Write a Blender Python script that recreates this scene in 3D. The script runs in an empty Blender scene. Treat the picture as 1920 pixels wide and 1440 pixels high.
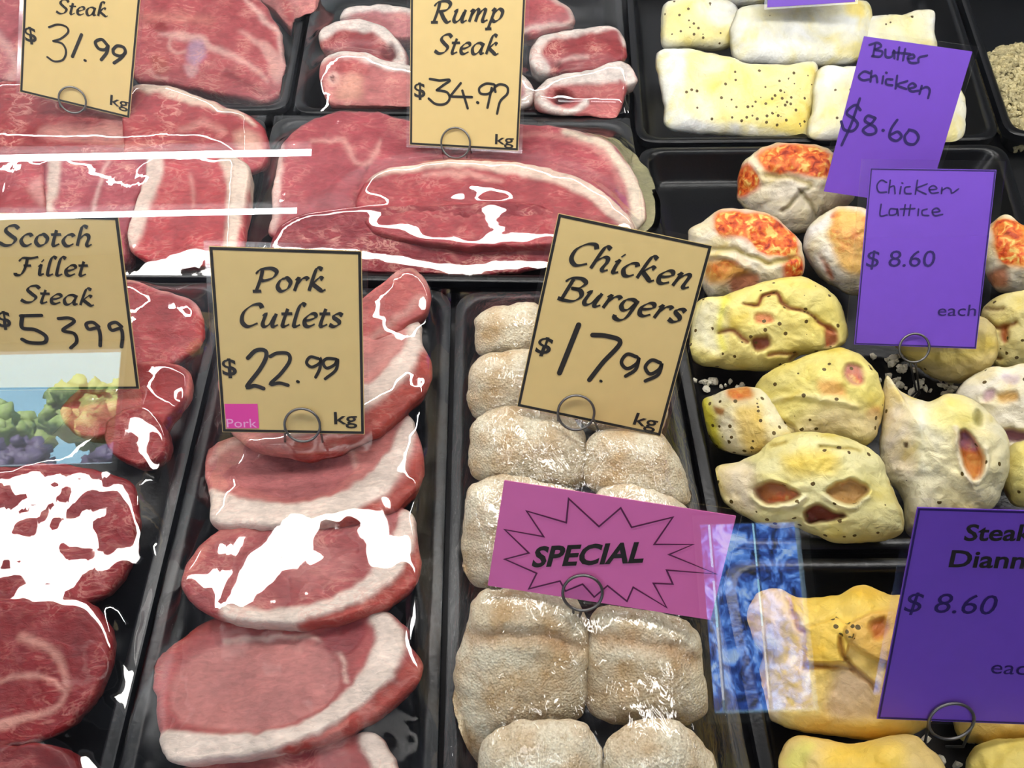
import bpy, math
import numpy as np
from mathutils import Vector, Matrix
from mathutils.bvhtree import BVHTree

sc = bpy.context.scene
COL = sc.collection

# ------------------------------------------------------------------ camera
F, CX, CY = 1500.0, 960.0, 720.0
CAM = np.array([0.0, 0.0, 0.5])
PITCH, YAW = math.radians(53.3), math.radians(1.8)
_f = np.array([math.sin(YAW) * math.cos(PITCH), math.cos(YAW) * math.cos(PITCH), -math.sin(PITCH)])
_r = np.array([math.cos(YAW), -math.sin(YAW), 0.0])
_u = np.cross(_r, _f)
RM = np.stack([_r, _u, -_f], 1)
cd = bpy.data.cameras.new('camera')
cam = bpy.data.objects.new('camera', cd)
COL.objects.link(cam)
cd.sensor_fit = 'HORIZONTAL'
cd.sensor_width = 36.0
cd.lens = 36.0 * F / 1920.0
cd.clip_start = 0.01
M4 = Matrix([[*RM[i], CAM[i]] for i in range(3)] + [[0, 0, 0, 1]])
cam.matrix_world = M4
sc.camera = cam

# ------------------------------------------------------------------ world, lights, exposure
w = bpy.data.worlds.new('sky')
sc.world = w
w.use_nodes = True
nt = w.node_tree
nt.nodes.clear()
wo = nt.nodes.new('ShaderNodeOutputWorld')
wb = nt.nodes.new('ShaderNodeBackground')
wb.inputs[0].default_value = (0.42, 0.78, 1.0, 1)
wb.inputs[1].default_value = 8.0
nt.links.new(wb.outputs[0], wo.inputs[0])

def area(name, loc, rot, sx, sy, power, color=(1, 1, 1)):
    l = bpy.data.lights.new(name, 'AREA')
    l.shape = 'RECTANGLE'
    l.size, l.size_y, l.energy, l.color = sx, sy, power, color
    o = bpy.data.objects.new(name, l)
    o.location, o.rotation_euler = loc, rot
    COL.objects.link(o)
    return o

area('case_lamp_front', (0.0, 0.46, 0.655), (0, 0, 0), 1.9, 0.08, 8.8, (1.0, 0.975, 0.94))
area('case_fill_back', (0.0, 0.83, 0.70), (math.radians(6), 0, 0), 1.9, 0.025, 5.2, (1.0, 0.975, 0.94))  # unseen second lamp, added to light the back rows
area('ceiling_fill_light', (0.0, -0.9, 1.87), (0, 0, 0), 1.2, 0.6, 11.0, (0.96, 0.98, 1.0))  # unseen ceiling panel, supplies ambient fill light
sl = bpy.data.lights.new('sun', 'SUN')
sl.energy = 60.0
sl.angle = 0.02
so = bpy.data.objects.new('sun', sl)
so.rotation_euler = (math.radians(-42), 0, math.radians(12))
COL.objects.link(so)

sc.view_settings.view_transform = 'Standard'
sc.view_settings.look = 'None'
sc.view_settings.gamma = 1.0
sc.view_settings.use_curve_mapping = False
sc.view_settings.exposure = 0.0
sc.cycles.transparent_max_bounces = 16
sc.cycles.max_bounces = 6
sc.cycles.sample_clamp_indirect = 4.0

# ------------------------------------------------------------------ helpers
def rays(px):
    px = np.asarray(px, float)
    d = np.stack([(px[..., 0] - CX) / F, -(px[..., 1] - CY) / F, -np.ones(px.shape[:-1])], -1)
    d = d @ RM.T
    return d / np.linalg.norm(d, axis=-1, keepdims=True)

def at(px, z):
    d = rays(px)
    return CAM + d * ((z - CAM[2]) / d[..., 2])[..., None]

def on_plane(px, p0, n):
    d = rays(px)
    t = ((p0 - CAM) @ n) / (d @ n)
    return CAM + d * t[..., None]

def proj(p):
    q = (np.asarray(p) - CAM) @ RM
    return np.stack([CX + F * q[..., 0] / -q[..., 2], CY - F * q[..., 1] / -q[..., 2]], -1)

def lin(c, a=None):
    c = np.array(c, float) / 255.0
    return np.where(c <= 0.04045, c / 12.92, ((c + 0.055) / 1.055) ** 2.4)

def L4(c):
    return (*[float(x) for x in lin(c)], 1.0)

def catmull(p, n, closed=True):
    p = np.asarray(p, float)
    k = len(p)
    if closed:
        q = np.vstack([p[-1:], p, p[:2]])
        seg = k
    else:
        q = np.vstack([2 * p[:1] - p[1:2], p, 2 * p[-1:] - p[-2:-1]])
        seg = k - 1
    per = max(4, int(math.ceil(4 * n / seg)))
    out = []
    t = np.linspace(0, 1, per, endpoint=False)[:, None]
    for i in range(seg):
        a, b, c, d = q[i], q[i + 1], q[i + 2], q[i + 3]
        out.append(0.5 * (2 * b + (c - a) * t + (2 * a - 5 * b + 4 * c - d) * t ** 2 + (3 * b - a - 3 * c + d) * t ** 3))
    out = np.vstack(out + ([p[:1]] if closed else [p[-1:]]))
    s = np.concatenate([[0], np.cumsum(np.linalg.norm(np.diff(out, axis=0), axis=1))])
    tt = np.linspace(0, s[-1], n + 1)[:-1] if closed else np.linspace(0, s[-1], n)
    return np.stack([np.interp(tt, s, out[:, i]) for i in range(p.shape[1])], 1)

def hashn(i, seed):
    with np.errstate(over='ignore'):
        h = (i[..., 0].astype(np.int64) * 374761393 + i[..., 1].astype(np.int64) * 668265263 + i[..., 2].astype(np.int64) * 2147483647 + seed * 1274126177) & 0xFFFFFFFF
        h = ((h ^ (h >> 13)) * 1274126177) & 0xFFFFFFFF
        h = h ^ (h >> 16)
    return (h & 0xFFFF) / 32767.5 - 1.0

def vnoise(p, seed=0):
    p = np.asarray(p, float)
    if p.shape[-1] == 2:
        p = np.concatenate([p, np.zeros(p.shape[:-1] + (1,))], -1)
    i = np.floor(p)
    f = p - i
    f = f * f * (3 - 2 * f)
    i = i.astype(np.int64)
    r = 0.0
    for dx in (0, 1):
        for dy in (0, 1):
            for dz in (0, 1):
                wgt = (f[..., 0] if dx else 1 - f[..., 0]) * (f[..., 1] if dy else 1 - f[..., 1]) * (f[..., 2] if dz else 1 - f[..., 2])
                r = r + wgt * hashn(i + np.array([dx, dy, dz]), seed)
    return r

def fbm(p, seed=0, oct=3):
    return sum(vnoise(np.asarray(p) * 2 ** k, seed + 17 * k) * 0.5 ** k for k in range(oct))

def smooth(e0, e1, x):
    t = np.clip((x - e0) / (e1 - e0 + 1e-12), 0, 1)
    return t * t * (3 - 2 * t)

def seg_dist(q, pts):
    """distance of the points q to a polyline, and the place along it 0..1"""
    pts = np.asarray(pts, float)
    a, b = pts[:-1], pts[1:]
    ab = b - a
    l2 = (ab ** 2).sum(1) + 1e-9
    best = np.full(len(q), 1e9)
    par = np.zeros(len(q))
    for k in range(len(a)):
        t = np.clip(((q - a[k]) @ ab[k]) / l2[k], 0, 1)
        d = np.linalg.norm(q - (a[k] + t[:, None] * ab[k]), axis=1)
        m = d < best
        best[m] = d[m]
        par[m] = (k + t[m]) / len(a)
    return best, par

def in_poly(q, pts):
    pts = np.asarray(pts, float)
    r = np.zeros(len(q), bool)
    for (x0, y0), (x1, y1) in zip(pts, np.roll(pts, -1, 0)):
        c = ((y0 > q[:, 1]) != (y1 > q[:, 1])) & (q[:, 0] < (x1 - x0) * (q[:, 1] - y0) / (y1 - y0 + 1e-12) + x0)
        r ^= c
    return r

def tag(o, label=None, cat=None, group=None, kind=None):
    if label: o['label'] = label
    if cat: o['category'] = cat
    if group: o['group'] = group
    if kind: o['kind'] = kind
    return o

def empty(name, loc):
    o = bpy.data.objects.new(name, None)
    o.location = loc
    o.empty_display_size = 0.02
    COL.objects.link(o)
    return o

def wloc(o):
    p = np.zeros(3)
    while o is not None:
        p = p + np.array(o.location)
        o = o.parent
    return p

def mesh_obj(name, v, faces, m, parent=None, origin=None, smooth_on=True, cols=None, mots=None, normals=None):
    """links verts (world metres) and faces as ONE mesh object"""
    v = np.asarray(v, float)
    if parent is not None:
        origin = wloc(parent)
    elif origin is None:
        origin = np.array([v[:, 0].mean(), v[:, 1].mean(), v[:, 2].min()])
    me = bpy.data.meshes.new(name)
    me.from_pydata((v - origin).tolist(), [], faces)
    if smooth_on:
        me.polygons.foreach_set('use_smooth', np.ones(len(me.polygons), bool))
    if cols is not None:
        a = me.color_attributes.new('col', 'FLOAT_COLOR', 'POINT')
        a.data.foreach_set('color', np.asarray(cols, np.float32).ravel())
    if mots is not None:
        a = me.attributes.new('mot', 'FLOAT', 'POINT')
        a.data.foreach_set('value', np.asarray(mots, np.float32))
    if m is not None:
        me.materials.append(m)
    me.update()
    if normals is not None:
        me.normals_split_custom_set_from_vertices(np.asarray(normals).tolist())
    o = bpy.data.objects.new(name, me)
    COL.objects.link(o)
    if parent is not None:
        o.parent = parent
    else:
        o.location = origin
    return o

class MB:
    """collects shapes for one mesh"""
    def __init__(s):
        s.v, s.f = [], []
    def add(s, v, f):
        b = sum(len(x) for x in s.v)
        s.v.append(np.asarray(v, float))
        s.f += [tuple(b + i for i in q) for q in f]
        return s
    def box(s, lo, hi):
        (x0, y0, z0), (x1, y1, z1) = lo, hi
        return s.add([(x0, y0, z0), (x1, y0, z0), (x1, y1, z0), (x0, y1, z0), (x0, y0, z1), (x1, y0, z1), (x1, y1, z1), (x0, y1, z1)],
                     [(3, 2, 1, 0), (4, 5, 6, 7), (0, 1, 5, 4), (1, 2, 6, 5), (2, 3, 7, 6), (3, 0, 4, 7)])
    def slab(s, o, U, V, N, w_, h_, t0, t1):
        o, U, V, N = map(np.asarray, (o, U, V, N))
        c = [o, o + U * w_, o + U * w_ + V * h_, o + V * h_]
        return s.add([p + N * t0 for p in c] + [p + N * t1 for p in c], [(3, 2, 1, 0), (4, 5, 6, 7), (0, 1, 5, 4), (1, 2, 6, 5), (2, 3, 7, 6), (3, 0, 4, 7)])
    def tube(s, pts, r, n=8, closed=False):
        p = np.asarray(pts, float)
        if closed:
            tg = np.roll(p, -1, 0) - np.roll(p, 1, 0)
        else:
            tg = np.gradient(p, axis=0)
        tg /= np.linalg.norm(tg, axis=1, keepdims=True) + 1e-12
        ref = np.array([0.3, 0.2, 0.93])
        a = np.cross(tg, ref); a /= np.linalg.norm(a, axis=1, keepdims=True) + 1e-12
        b = np.cross(tg, a)
        rr = np.broadcast_to(np.asarray(r, float), (len(p),))
        th = np.arange(n) * 2 * math.pi / n
        v = p[:, None] + rr[:, None, None] * (np.cos(th)[None, :, None] * a[:, None] + np.sin(th)[None, :, None] * b[:, None])
        m = len(p)
        f = []
        for i in range(m if closed else m - 1):
            j = (i + 1) % m
            for k in range(n):
                l = (k + 1) % n
                f.append((i * n + k, i * n + l, j * n + l, j * n + k))
        if not closed:
            f.append(tuple(range(n))[::-1]); f.append(tuple((m - 1) * n + k for k in range(n)))
        return s.add(v.reshape(-1, 3), f)
    def build(s, name, m, parent=None, origin=None, smooth_on=False):
        return mesh_obj(name, np.vstack(s.v), s.f, m, parent, origin, smooth_on)

# ------------------------------------------------------------------ materials
def newmat(name):
    m = bpy.data.materials.new(name)
    m.use_nodes = True
    t = m.node_tree
    b = t.nodes['Principled BSDF']
    return m, t, b

def N(t, typ, **kw):
    n = t.nodes.new('ShaderNode' + typ)
    for k, v in kw.items():
        if hasattr(n, k) and k not in n.inputs:
            setattr(n, k, v)
        else:
            n.inputs[k].default_value = v
    return n

def plain(name, rgb, rough=0.5, metal=0.0, spec=0.5, bump=0.0, bscale=200.0, var=0.0):
    m, t, b = newmat(name)
    b.inputs['Base Color'].default_value = L4(rgb)
    b.inputs['Roughness'].default_value = rough
    b.inputs['Metallic'].default_value = metal
    b.inputs['Specular IOR Level'].default_value = spec
    tc = N(t, 'TexCoord')
    nz = N(t, 'TexNoise', Scale=bscale, Detail=4.0)
    t.links.new(tc.outputs['Object'], nz.inputs['Vector'])
    if var:
        hs = N(t, 'HueSaturation'); hs.inputs['Color'].default_value = L4(rgb)
        mr = N(t, 'MapRange'); mr.inputs['To Min'].default_value = 1 - var; mr.inputs['To Max'].default_value = 1 + var
        t.links.new(nz.outputs['Fac'], mr.inputs['Value']); t.links.new(mr.outputs[0], hs.inputs['Value']); t.links.new(hs.outputs[0], b.inputs['Base Color'])
    if bump:
        bp = N(t, 'Bump', Strength=bump, Distance=0.001)
        t.links.new(nz.outputs['Fac'], bp.inputs['Height']); t.links.new(bp.outputs[0], b.inputs['Normal'])
    return m

def mixc(t, fac, a, b, blend='MIX'):
    n = t.nodes.new('ShaderNodeMix')
    n.data_type = 'RGBA'
    n.blend_type = blend
    for sock, val in ((n.inputs[0], fac), (n.inputs[6], a), (n.inputs[7], b)):
        if hasattr(val, 'is_output'):
            t.links.new(val, sock)
        elif isinstance(val, (int, float)):
            sock.default_value = val
        else:
            sock.default_value = val
    return n.outputs[2]

def ramp(t, src, stops):
    r = N(t, 'ValToRGB')
    el = r.color_ramp.elements
    while len(el) < len(stops):
        el.new(0.5)
    for e, (p, c) in zip(el, stops):
        e.position = p
        e.color = c if len(c) == 4 else (*c, 1)
    t.links.new(src, r.inputs[0])
    return r

def meat_mat():
    m, t, b = newmat('raw_meat')
    tc = N(t, 'TexCoord').outputs['Object']
    at_ = N(t, 'Attribute', attribute_name='col')
    mp = N(t, 'Mapping'); mp.inputs['Scale'].default_value = (1, 2.2, 1.5)
    t.links.new(tc, mp.inputs['Vector'])
    fib = N(t, 'TexNoise', Scale=170.0, Detail=5.0, Roughness=0.65, Distortion=0.6)
    t.links.new(mp.outputs[0], fib.inputs['Vector'])
    big = N(t, 'TexNoise', Scale=38.0, Detail=3.0)
    t.links.new(tc, big.inputs['Vector'])
    val = N(t, 'MapRange'); val.inputs['From Min'].default_value = 0.3; val.inputs['From Max'].default_value = 0.7
    val.inputs['To Min'].default_value = 0.72; val.inputs['To Max'].default_value = 1.12
    t.links.new(fib.outputs['Fac'], val.inputs['Value'])
    val2 = N(t, 'MapRange'); val2.inputs['From Min'].default_value = 0.3; val2.inputs['From Max'].default_value = 0.7
    val2.inputs['To Min'].default_value = 0.74; val2.inputs['To Max'].default_value = 1.16
    t.links.new(big.outputs['Fac'], val2.inputs['Value'])
    mul = N(t, 'Math', operation='MULTIPLY'); t.links.new(val.outputs[0], mul.inputs[0]); t.links.new(val2.outputs[0], mul.inputs[1])
    hs = N(t, 'HueSaturation', Saturation=0.97); t.links.new(at_.outputs['Color'], hs.inputs['Color']); t.links.new(mul.outputs[0], hs.inputs['Value'])
    vn = N(t, 'TexNoise', Scale=44.0, Detail=5.0, Roughness=0.6, Distortion=1.6)
    t.links.new(mp.outputs[0], vn.inputs['Vector'])
    sb = N(t, 'Math', operation='SUBTRACT'); sb.inputs[1].default_value = 0.5; t.links.new(vn.outputs['Fac'], sb.inputs[0])
    ab = N(t, 'Math', operation='ABSOLUTE'); t.links.new(sb.outputs[0], ab.inputs[0])
    vr = N(t, 'MapRange'); vr.inputs['From Min'].default_value = 0.004; vr.inputs['From Max'].default_value = 0.05
    vr.inputs['To Min'].default_value = 1.0; vr.inputs['To Max'].default_value = 0.0; t.links.new(ab.outputs[0], vr.inputs['Value'])
    mk = N(t, 'MapRange'); mk.inputs['From Min'].default_value = 0.42; mk.inputs['From Max'].default_value = 0.62
    t.links.new(big.outputs['Fac'], mk.inputs['Value'])
    f1 = N(t, 'Math', operation='MULTIPLY'); t.links.new(vr.outputs[0], f1.inputs[0]); t.links.new(mk.outputs[0], f1.inputs[1])
    f2 = N(t, 'Math', operation='MULTIPLY'); t.links.new(f1.outputs[0], f2.inputs[0]); t.links.new(at_.outputs['Alpha'], f2.inputs[1])
    c = mixc(t, f2.outputs[0], hs.outputs[0], L4((222, 165, 150)))
    t.links.new(c, b.inputs['Base Color'])
    b.inputs['Roughness'].default_value = 0.42
    b.inputs['Specular IOR Level'].default_value = 0.4
    bp = N(t, 'Bump', Strength=0.55, Distance=0.0014)
    t.links.new(fib.outputs['Fac'], bp.inputs['Height']); t.links.new(bp.outputs[0], b.inputs['Normal'])
    return m

def pastry_mat():
    m, t, b = newmat('raw_pastry')
    tc = N(t, 'TexCoord').outputs['Object']
    at_ = N(t, 'Attribute', attribute_name='col')
    mo = N(t, 'Attribute', attribute_name='mot')
    big = N(t, 'TexNoise', Scale=60.0, Detail=5.0, Roughness=0.6)
    t.links.new(tc, big.inputs['Vector'])
    val = N(t, 'MapRange'); val.inputs['From Min'].default_value = 0.3; val.inputs['From Max'].default_value = 0.7
    val.inputs['To Min'].default_value = 0.86; val.inputs['To Max'].default_value = 1.1
    t.links.new(big.outputs['Fac'], val.inputs['Value'])
    hs = N(t, 'HueSaturation'); t.links.new(at_.outputs['Color'], hs.inputs['Color']); t.links.new(val.outputs[0], hs.inputs['Value'])
    eg = N(t, 'TexNoise', Scale=28.0, Detail=4.0, Distortion=0.7); t.links.new(tc, eg.inputs['Vector'])
    er = ramp(t, eg.outputs['Fac'], [(0.36, L4((255, 255, 255))), (0.52, L4((252, 248, 226))), (0.66, L4((250, 236, 168)))])
    egg = mixc(t, 1.0, hs.outputs[0], er.outputs[0], 'MULTIPLY')
    # spiced topping
    sp = N(t, 'TexNoise', Scale=150.0, Detail=3.0, Distortion=0.8); t.links.new(tc, sp.inputs['Vector'])
    rp = ramp(t, sp.outputs['Fac'], [(0.32, L4((150, 40, 14))), (0.44, L4((214, 84, 28))), (0.54, L4((226, 130, 50))), (0.64, L4((238, 200, 110)))])
    rg = N(t, 'TexNoise', Scale=45.0, Detail=4.0); t.links.new(tc, rg.inputs['Vector'])
    ad = N(t, 'Math', operation='ADD'); t.links.new(mo.outputs['Fac'], ad.inputs[0]); t.links.new(rg.outputs['Fac'], ad.inputs[1])
    mm = N(t, 'MapRange'); mm.inputs['From Min'].default_value = 0.92; mm.inputs['From Max'].default_value = 1.12
    t.links.new(ad.outputs[0], mm.inputs['Value'])
    c = mixc(t, mm.outputs[0], egg, rp.outputs[0])
    # dark seeds
    vo = N(t, 'TexVoronoi', Scale=215.0); t.links.new(tc, vo.inputs['Vector'])
    lt = N(t, 'Math', operation='LESS_THAN'); lt.inputs[1].default_value = 0.31; t.links.new(vo.outputs['Distance'], lt.inputs[0])
    sx = N(t, 'SeparateColor'); t.links.new(vo.outputs['Color'], sx.inputs[0])
    l2 = N(t, 'Math', operation='LESS_THAN'); t.links.new(sx.outputs[0], l2.inputs[0]); t.links.new(at_.outputs['Alpha'], l2.inputs[1])
    mu = N(t, 'Math', operation='MULTIPLY'); t.links.new(lt.outputs[0], mu.inputs[0]); t.links.new(l2.outputs[0], mu.inputs[1])
    c = mixc(t, mu.outputs[0], c, L4((92, 74, 30)))
    t.links.new(c, b.inputs['Base Color'])
    b.inputs['Roughness'].default_value = 0.5
    b.inputs['Specular IOR Level'].default_value = 0.35
    wr = N(t, 'TexNoise', Scale=130.0, Detail=4.0, Distortion=1.5); t.links.new(tc, wr.inputs['Vector'])
    ha = N(t, 'Math', operation='MULTIPLY_ADD'); ha.inputs[1].default_value = 0.5; t.links.new(wr.outputs['Fac'], ha.inputs[0]); t.links.new(big.outputs['Fac'], ha.inputs[2])
    bp = N(t, 'Bump', Strength=0.75, Distance=0.0022)
    t.links.new(ha.outputs[0], bp.inputs['Height']); t.links.new(bp.outputs[0], b.inputs['Normal'])
    return m

def crumb_mat():
    m, t, b = newmat('bread_crumb')
    tc = N(t, 'TexCoord').outputs['Object']
    at_ = N(t, 'Attribute', attribute_name='col')
    vo = N(t, 'TexVoronoi', Scale=700.0); t.links.new(tc, vo.inputs['Vector'])
    nz = N(t, 'TexNoise', Scale=520.0, Detail=4.0, Roughness=0.7); t.links.new(tc, nz.inputs['Vector'])
    big = N(t, 'TexNoise', Scale=45.0, Detail=3.0); t.links.new(tc, big.inputs['Vector'])
    rp = ramp(t, nz.outputs['Fac'], [(0.3, L4((196, 180, 152))), (0.42, L4((234, 227, 210))), (0.6, L4((250, 247, 236))), (0.75, L4((255, 253, 248)))])
    rb = ramp(t, big.outputs['Fac'], [(0.40, (1, 1, 1, 1)), (0.66, L4((225, 200, 170)))])
    c = mixc(t, 1.0, rp.outputs[0], rb.outputs[0], 'MULTIPLY')
    c = mixc(t, 1.0, c, at_.outputs['Color'], 'MULTIPLY')
    t.links.new(c, b.inputs['Base Color'])
    b.inputs['Roughness'].default_value = 0.75
    b.inputs['Specular IOR Level'].default_value = 0.25
    ad = N(t, 'Math', operation='ADD'); t.links.new(nz.outputs['Fac'], ad.inputs[0]); t.links.new(vo.outputs['Distance'], ad.inputs[1])
    bp = N(t, 'Bump', Strength=0.7, Distance=0.0011)
    t.links.new(ad.outputs[0], bp.inputs['Height']); t.links.new(bp.outputs[0], b.inputs['Normal'])
    return m

def clear_mat(name, f0=0.04, rough=0.0, tint=(1, 1, 1), bump=None):
    """thin clear sheet: passes straight through, mirrors by the angle"""
    m = bpy.data.materials.new(name)
    m.use_nodes = True
    t = m.node_tree
    t.nodes.clear()
    out = t.nodes.new('ShaderNodeOutputMaterial')
    tr = N(t, 'BsdfTransparent'); tr.inputs[0].default_value = (*tint, 1)
    gl = N(t, 'BsdfGlossy'); gl.inputs['Roughness'].default_value = rough; gl.inputs[0].default_value = (1, 1, 1, 1)
    lw = N(t, 'LayerWeight'); lw.inputs[0].default_value = 0.5
    pw = N(t, 'Math', operation='POWER'); pw.inputs[1].default_value = 5.0; t.links.new(lw.outputs['Facing'], pw.inputs[0])
    mr = N(t, 'MapRange'); mr.inputs['To Min'].default_value = f0; mr.inputs['To Max'].default_value = 1.0
    t.links.new(pw.outputs[0], mr.inputs['Value'])
    mx = N(t, 'MixShader'); t.links.new(mr.outputs[0], mx.inputs[0]); t.links.new(tr.outputs[0], mx.inputs[1]); t.links.new(gl.outputs[0], mx.inputs[2])
    t.links.new(mx.outputs[0], out.inputs[0])
    if bump:
        tc = N(t, 'TexCoord').outputs['Object']
        mp = N(t, 'Mapping'); mp.inputs['Rotation'].default_value = (0, 0, 0.5); mp.inputs['Scale'].default_value = (1.0, 0.35, 1.0)
        t.links.new(tc, mp.inputs['Vector'])
        n1 = N(t, 'TexNoise', Scale=bump[0], Detail=3.0, Roughness=0.55, Distortion=1.2); t.links.new(mp.outputs[0], n1.inputs['Vector'])
        n2 = N(t, 'TexNoise', Scale=bump[0] * 0.3, Detail=1.0); t.links.new(tc, n2.inputs['Vector'])
        ad = N(t, 'Math', operation='MULTIPLY_ADD'); ad.inputs[1].default_value = 2.0
        t.links.new(n2.outputs['Fac'], ad.inputs[0]); t.links.new(n1.outputs['Fac'], ad.inputs[2])
        bp = N(t, 'Bump', Strength=bump[1], Distance=0.004)
        t.links.new(ad.outputs[0], bp.inputs['Height'])
        t.links.new(bp.outputs[0], gl.inputs['Normal'])
    return m

def emit_mat(name, rgb, s):
    m = bpy.data.materials.new(name)
    m.use_nodes = True
    t = m.node_tree
    t.nodes.clear()
    out = t.nodes.new('ShaderNodeOutputMaterial')
    e = N(t, 'Emission'); e.inputs[0].default_value = (*rgb, 1); e.inputs[1].default_value = s
    t.links.new(e.outputs[0], out.inputs[0])
    return m

MEAT, PASTRY, CRUMB = meat_mat(), pastry_mat(), crumb_mat()
TRAY = plain('black_plastic', (11, 12, 14), 0.28, spec=0.4, bump=0.2, bscale=350)
VEILTRAY = plain('veiled_black_plastic', (30, 34, 38), 0.32, spec=0.5, bump=0.2, bscale=350)  # black plastic lightened: veil of glass and film put into its colour
GLASS = clear_mat('counter_glass', 0.04)
FILM = clear_mat('cling_film', 0.09, 0.03, bump=(17.0, 0.16))
FILM_TIGHT = clear_mat('cling_film_creased', 0.07, 0.06, bump=(120.0, 0.5))
SLEEVE = clear_mat('clear_sleeve', 0.05, 0.08)
INK = plain('black_ink', (22, 18, 14), 0.6)
PENINK = plain('dark_violet_ink', (36, 14, 92), 0.55)
PINKINK = plain('dark_plum_ink', (88, 16, 70), 0.6)
TAN = plain('tan_card', (216, 188, 124), 0.55, bump=0.1, bscale=120, var=0.06)
PURPLE = plain('purple_card', (112, 68, 188), 0.5, bump=0.05, bscale=120, var=0.06)
PINK = plain('pink_card', (222, 110, 176), 0.55, var=0.05, bscale=120)
MAGENTA = plain('magenta_sticker', (226, 60, 160), 0.5)
WHITEINK = plain('pale_pink_print', (240, 170, 215), 0.5)
WIRE = plain('grey_steel_wire', (120, 118, 116), 0.35, metal=0.9)
STEEL = plain('brushed_steel', (150, 152, 155), 0.35, metal=0.8)
WHITE = plain('white_enamel', (225, 225, 222), 0.45)
DECK = plain('dark_deck', (20, 21, 23), 0.4)

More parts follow.
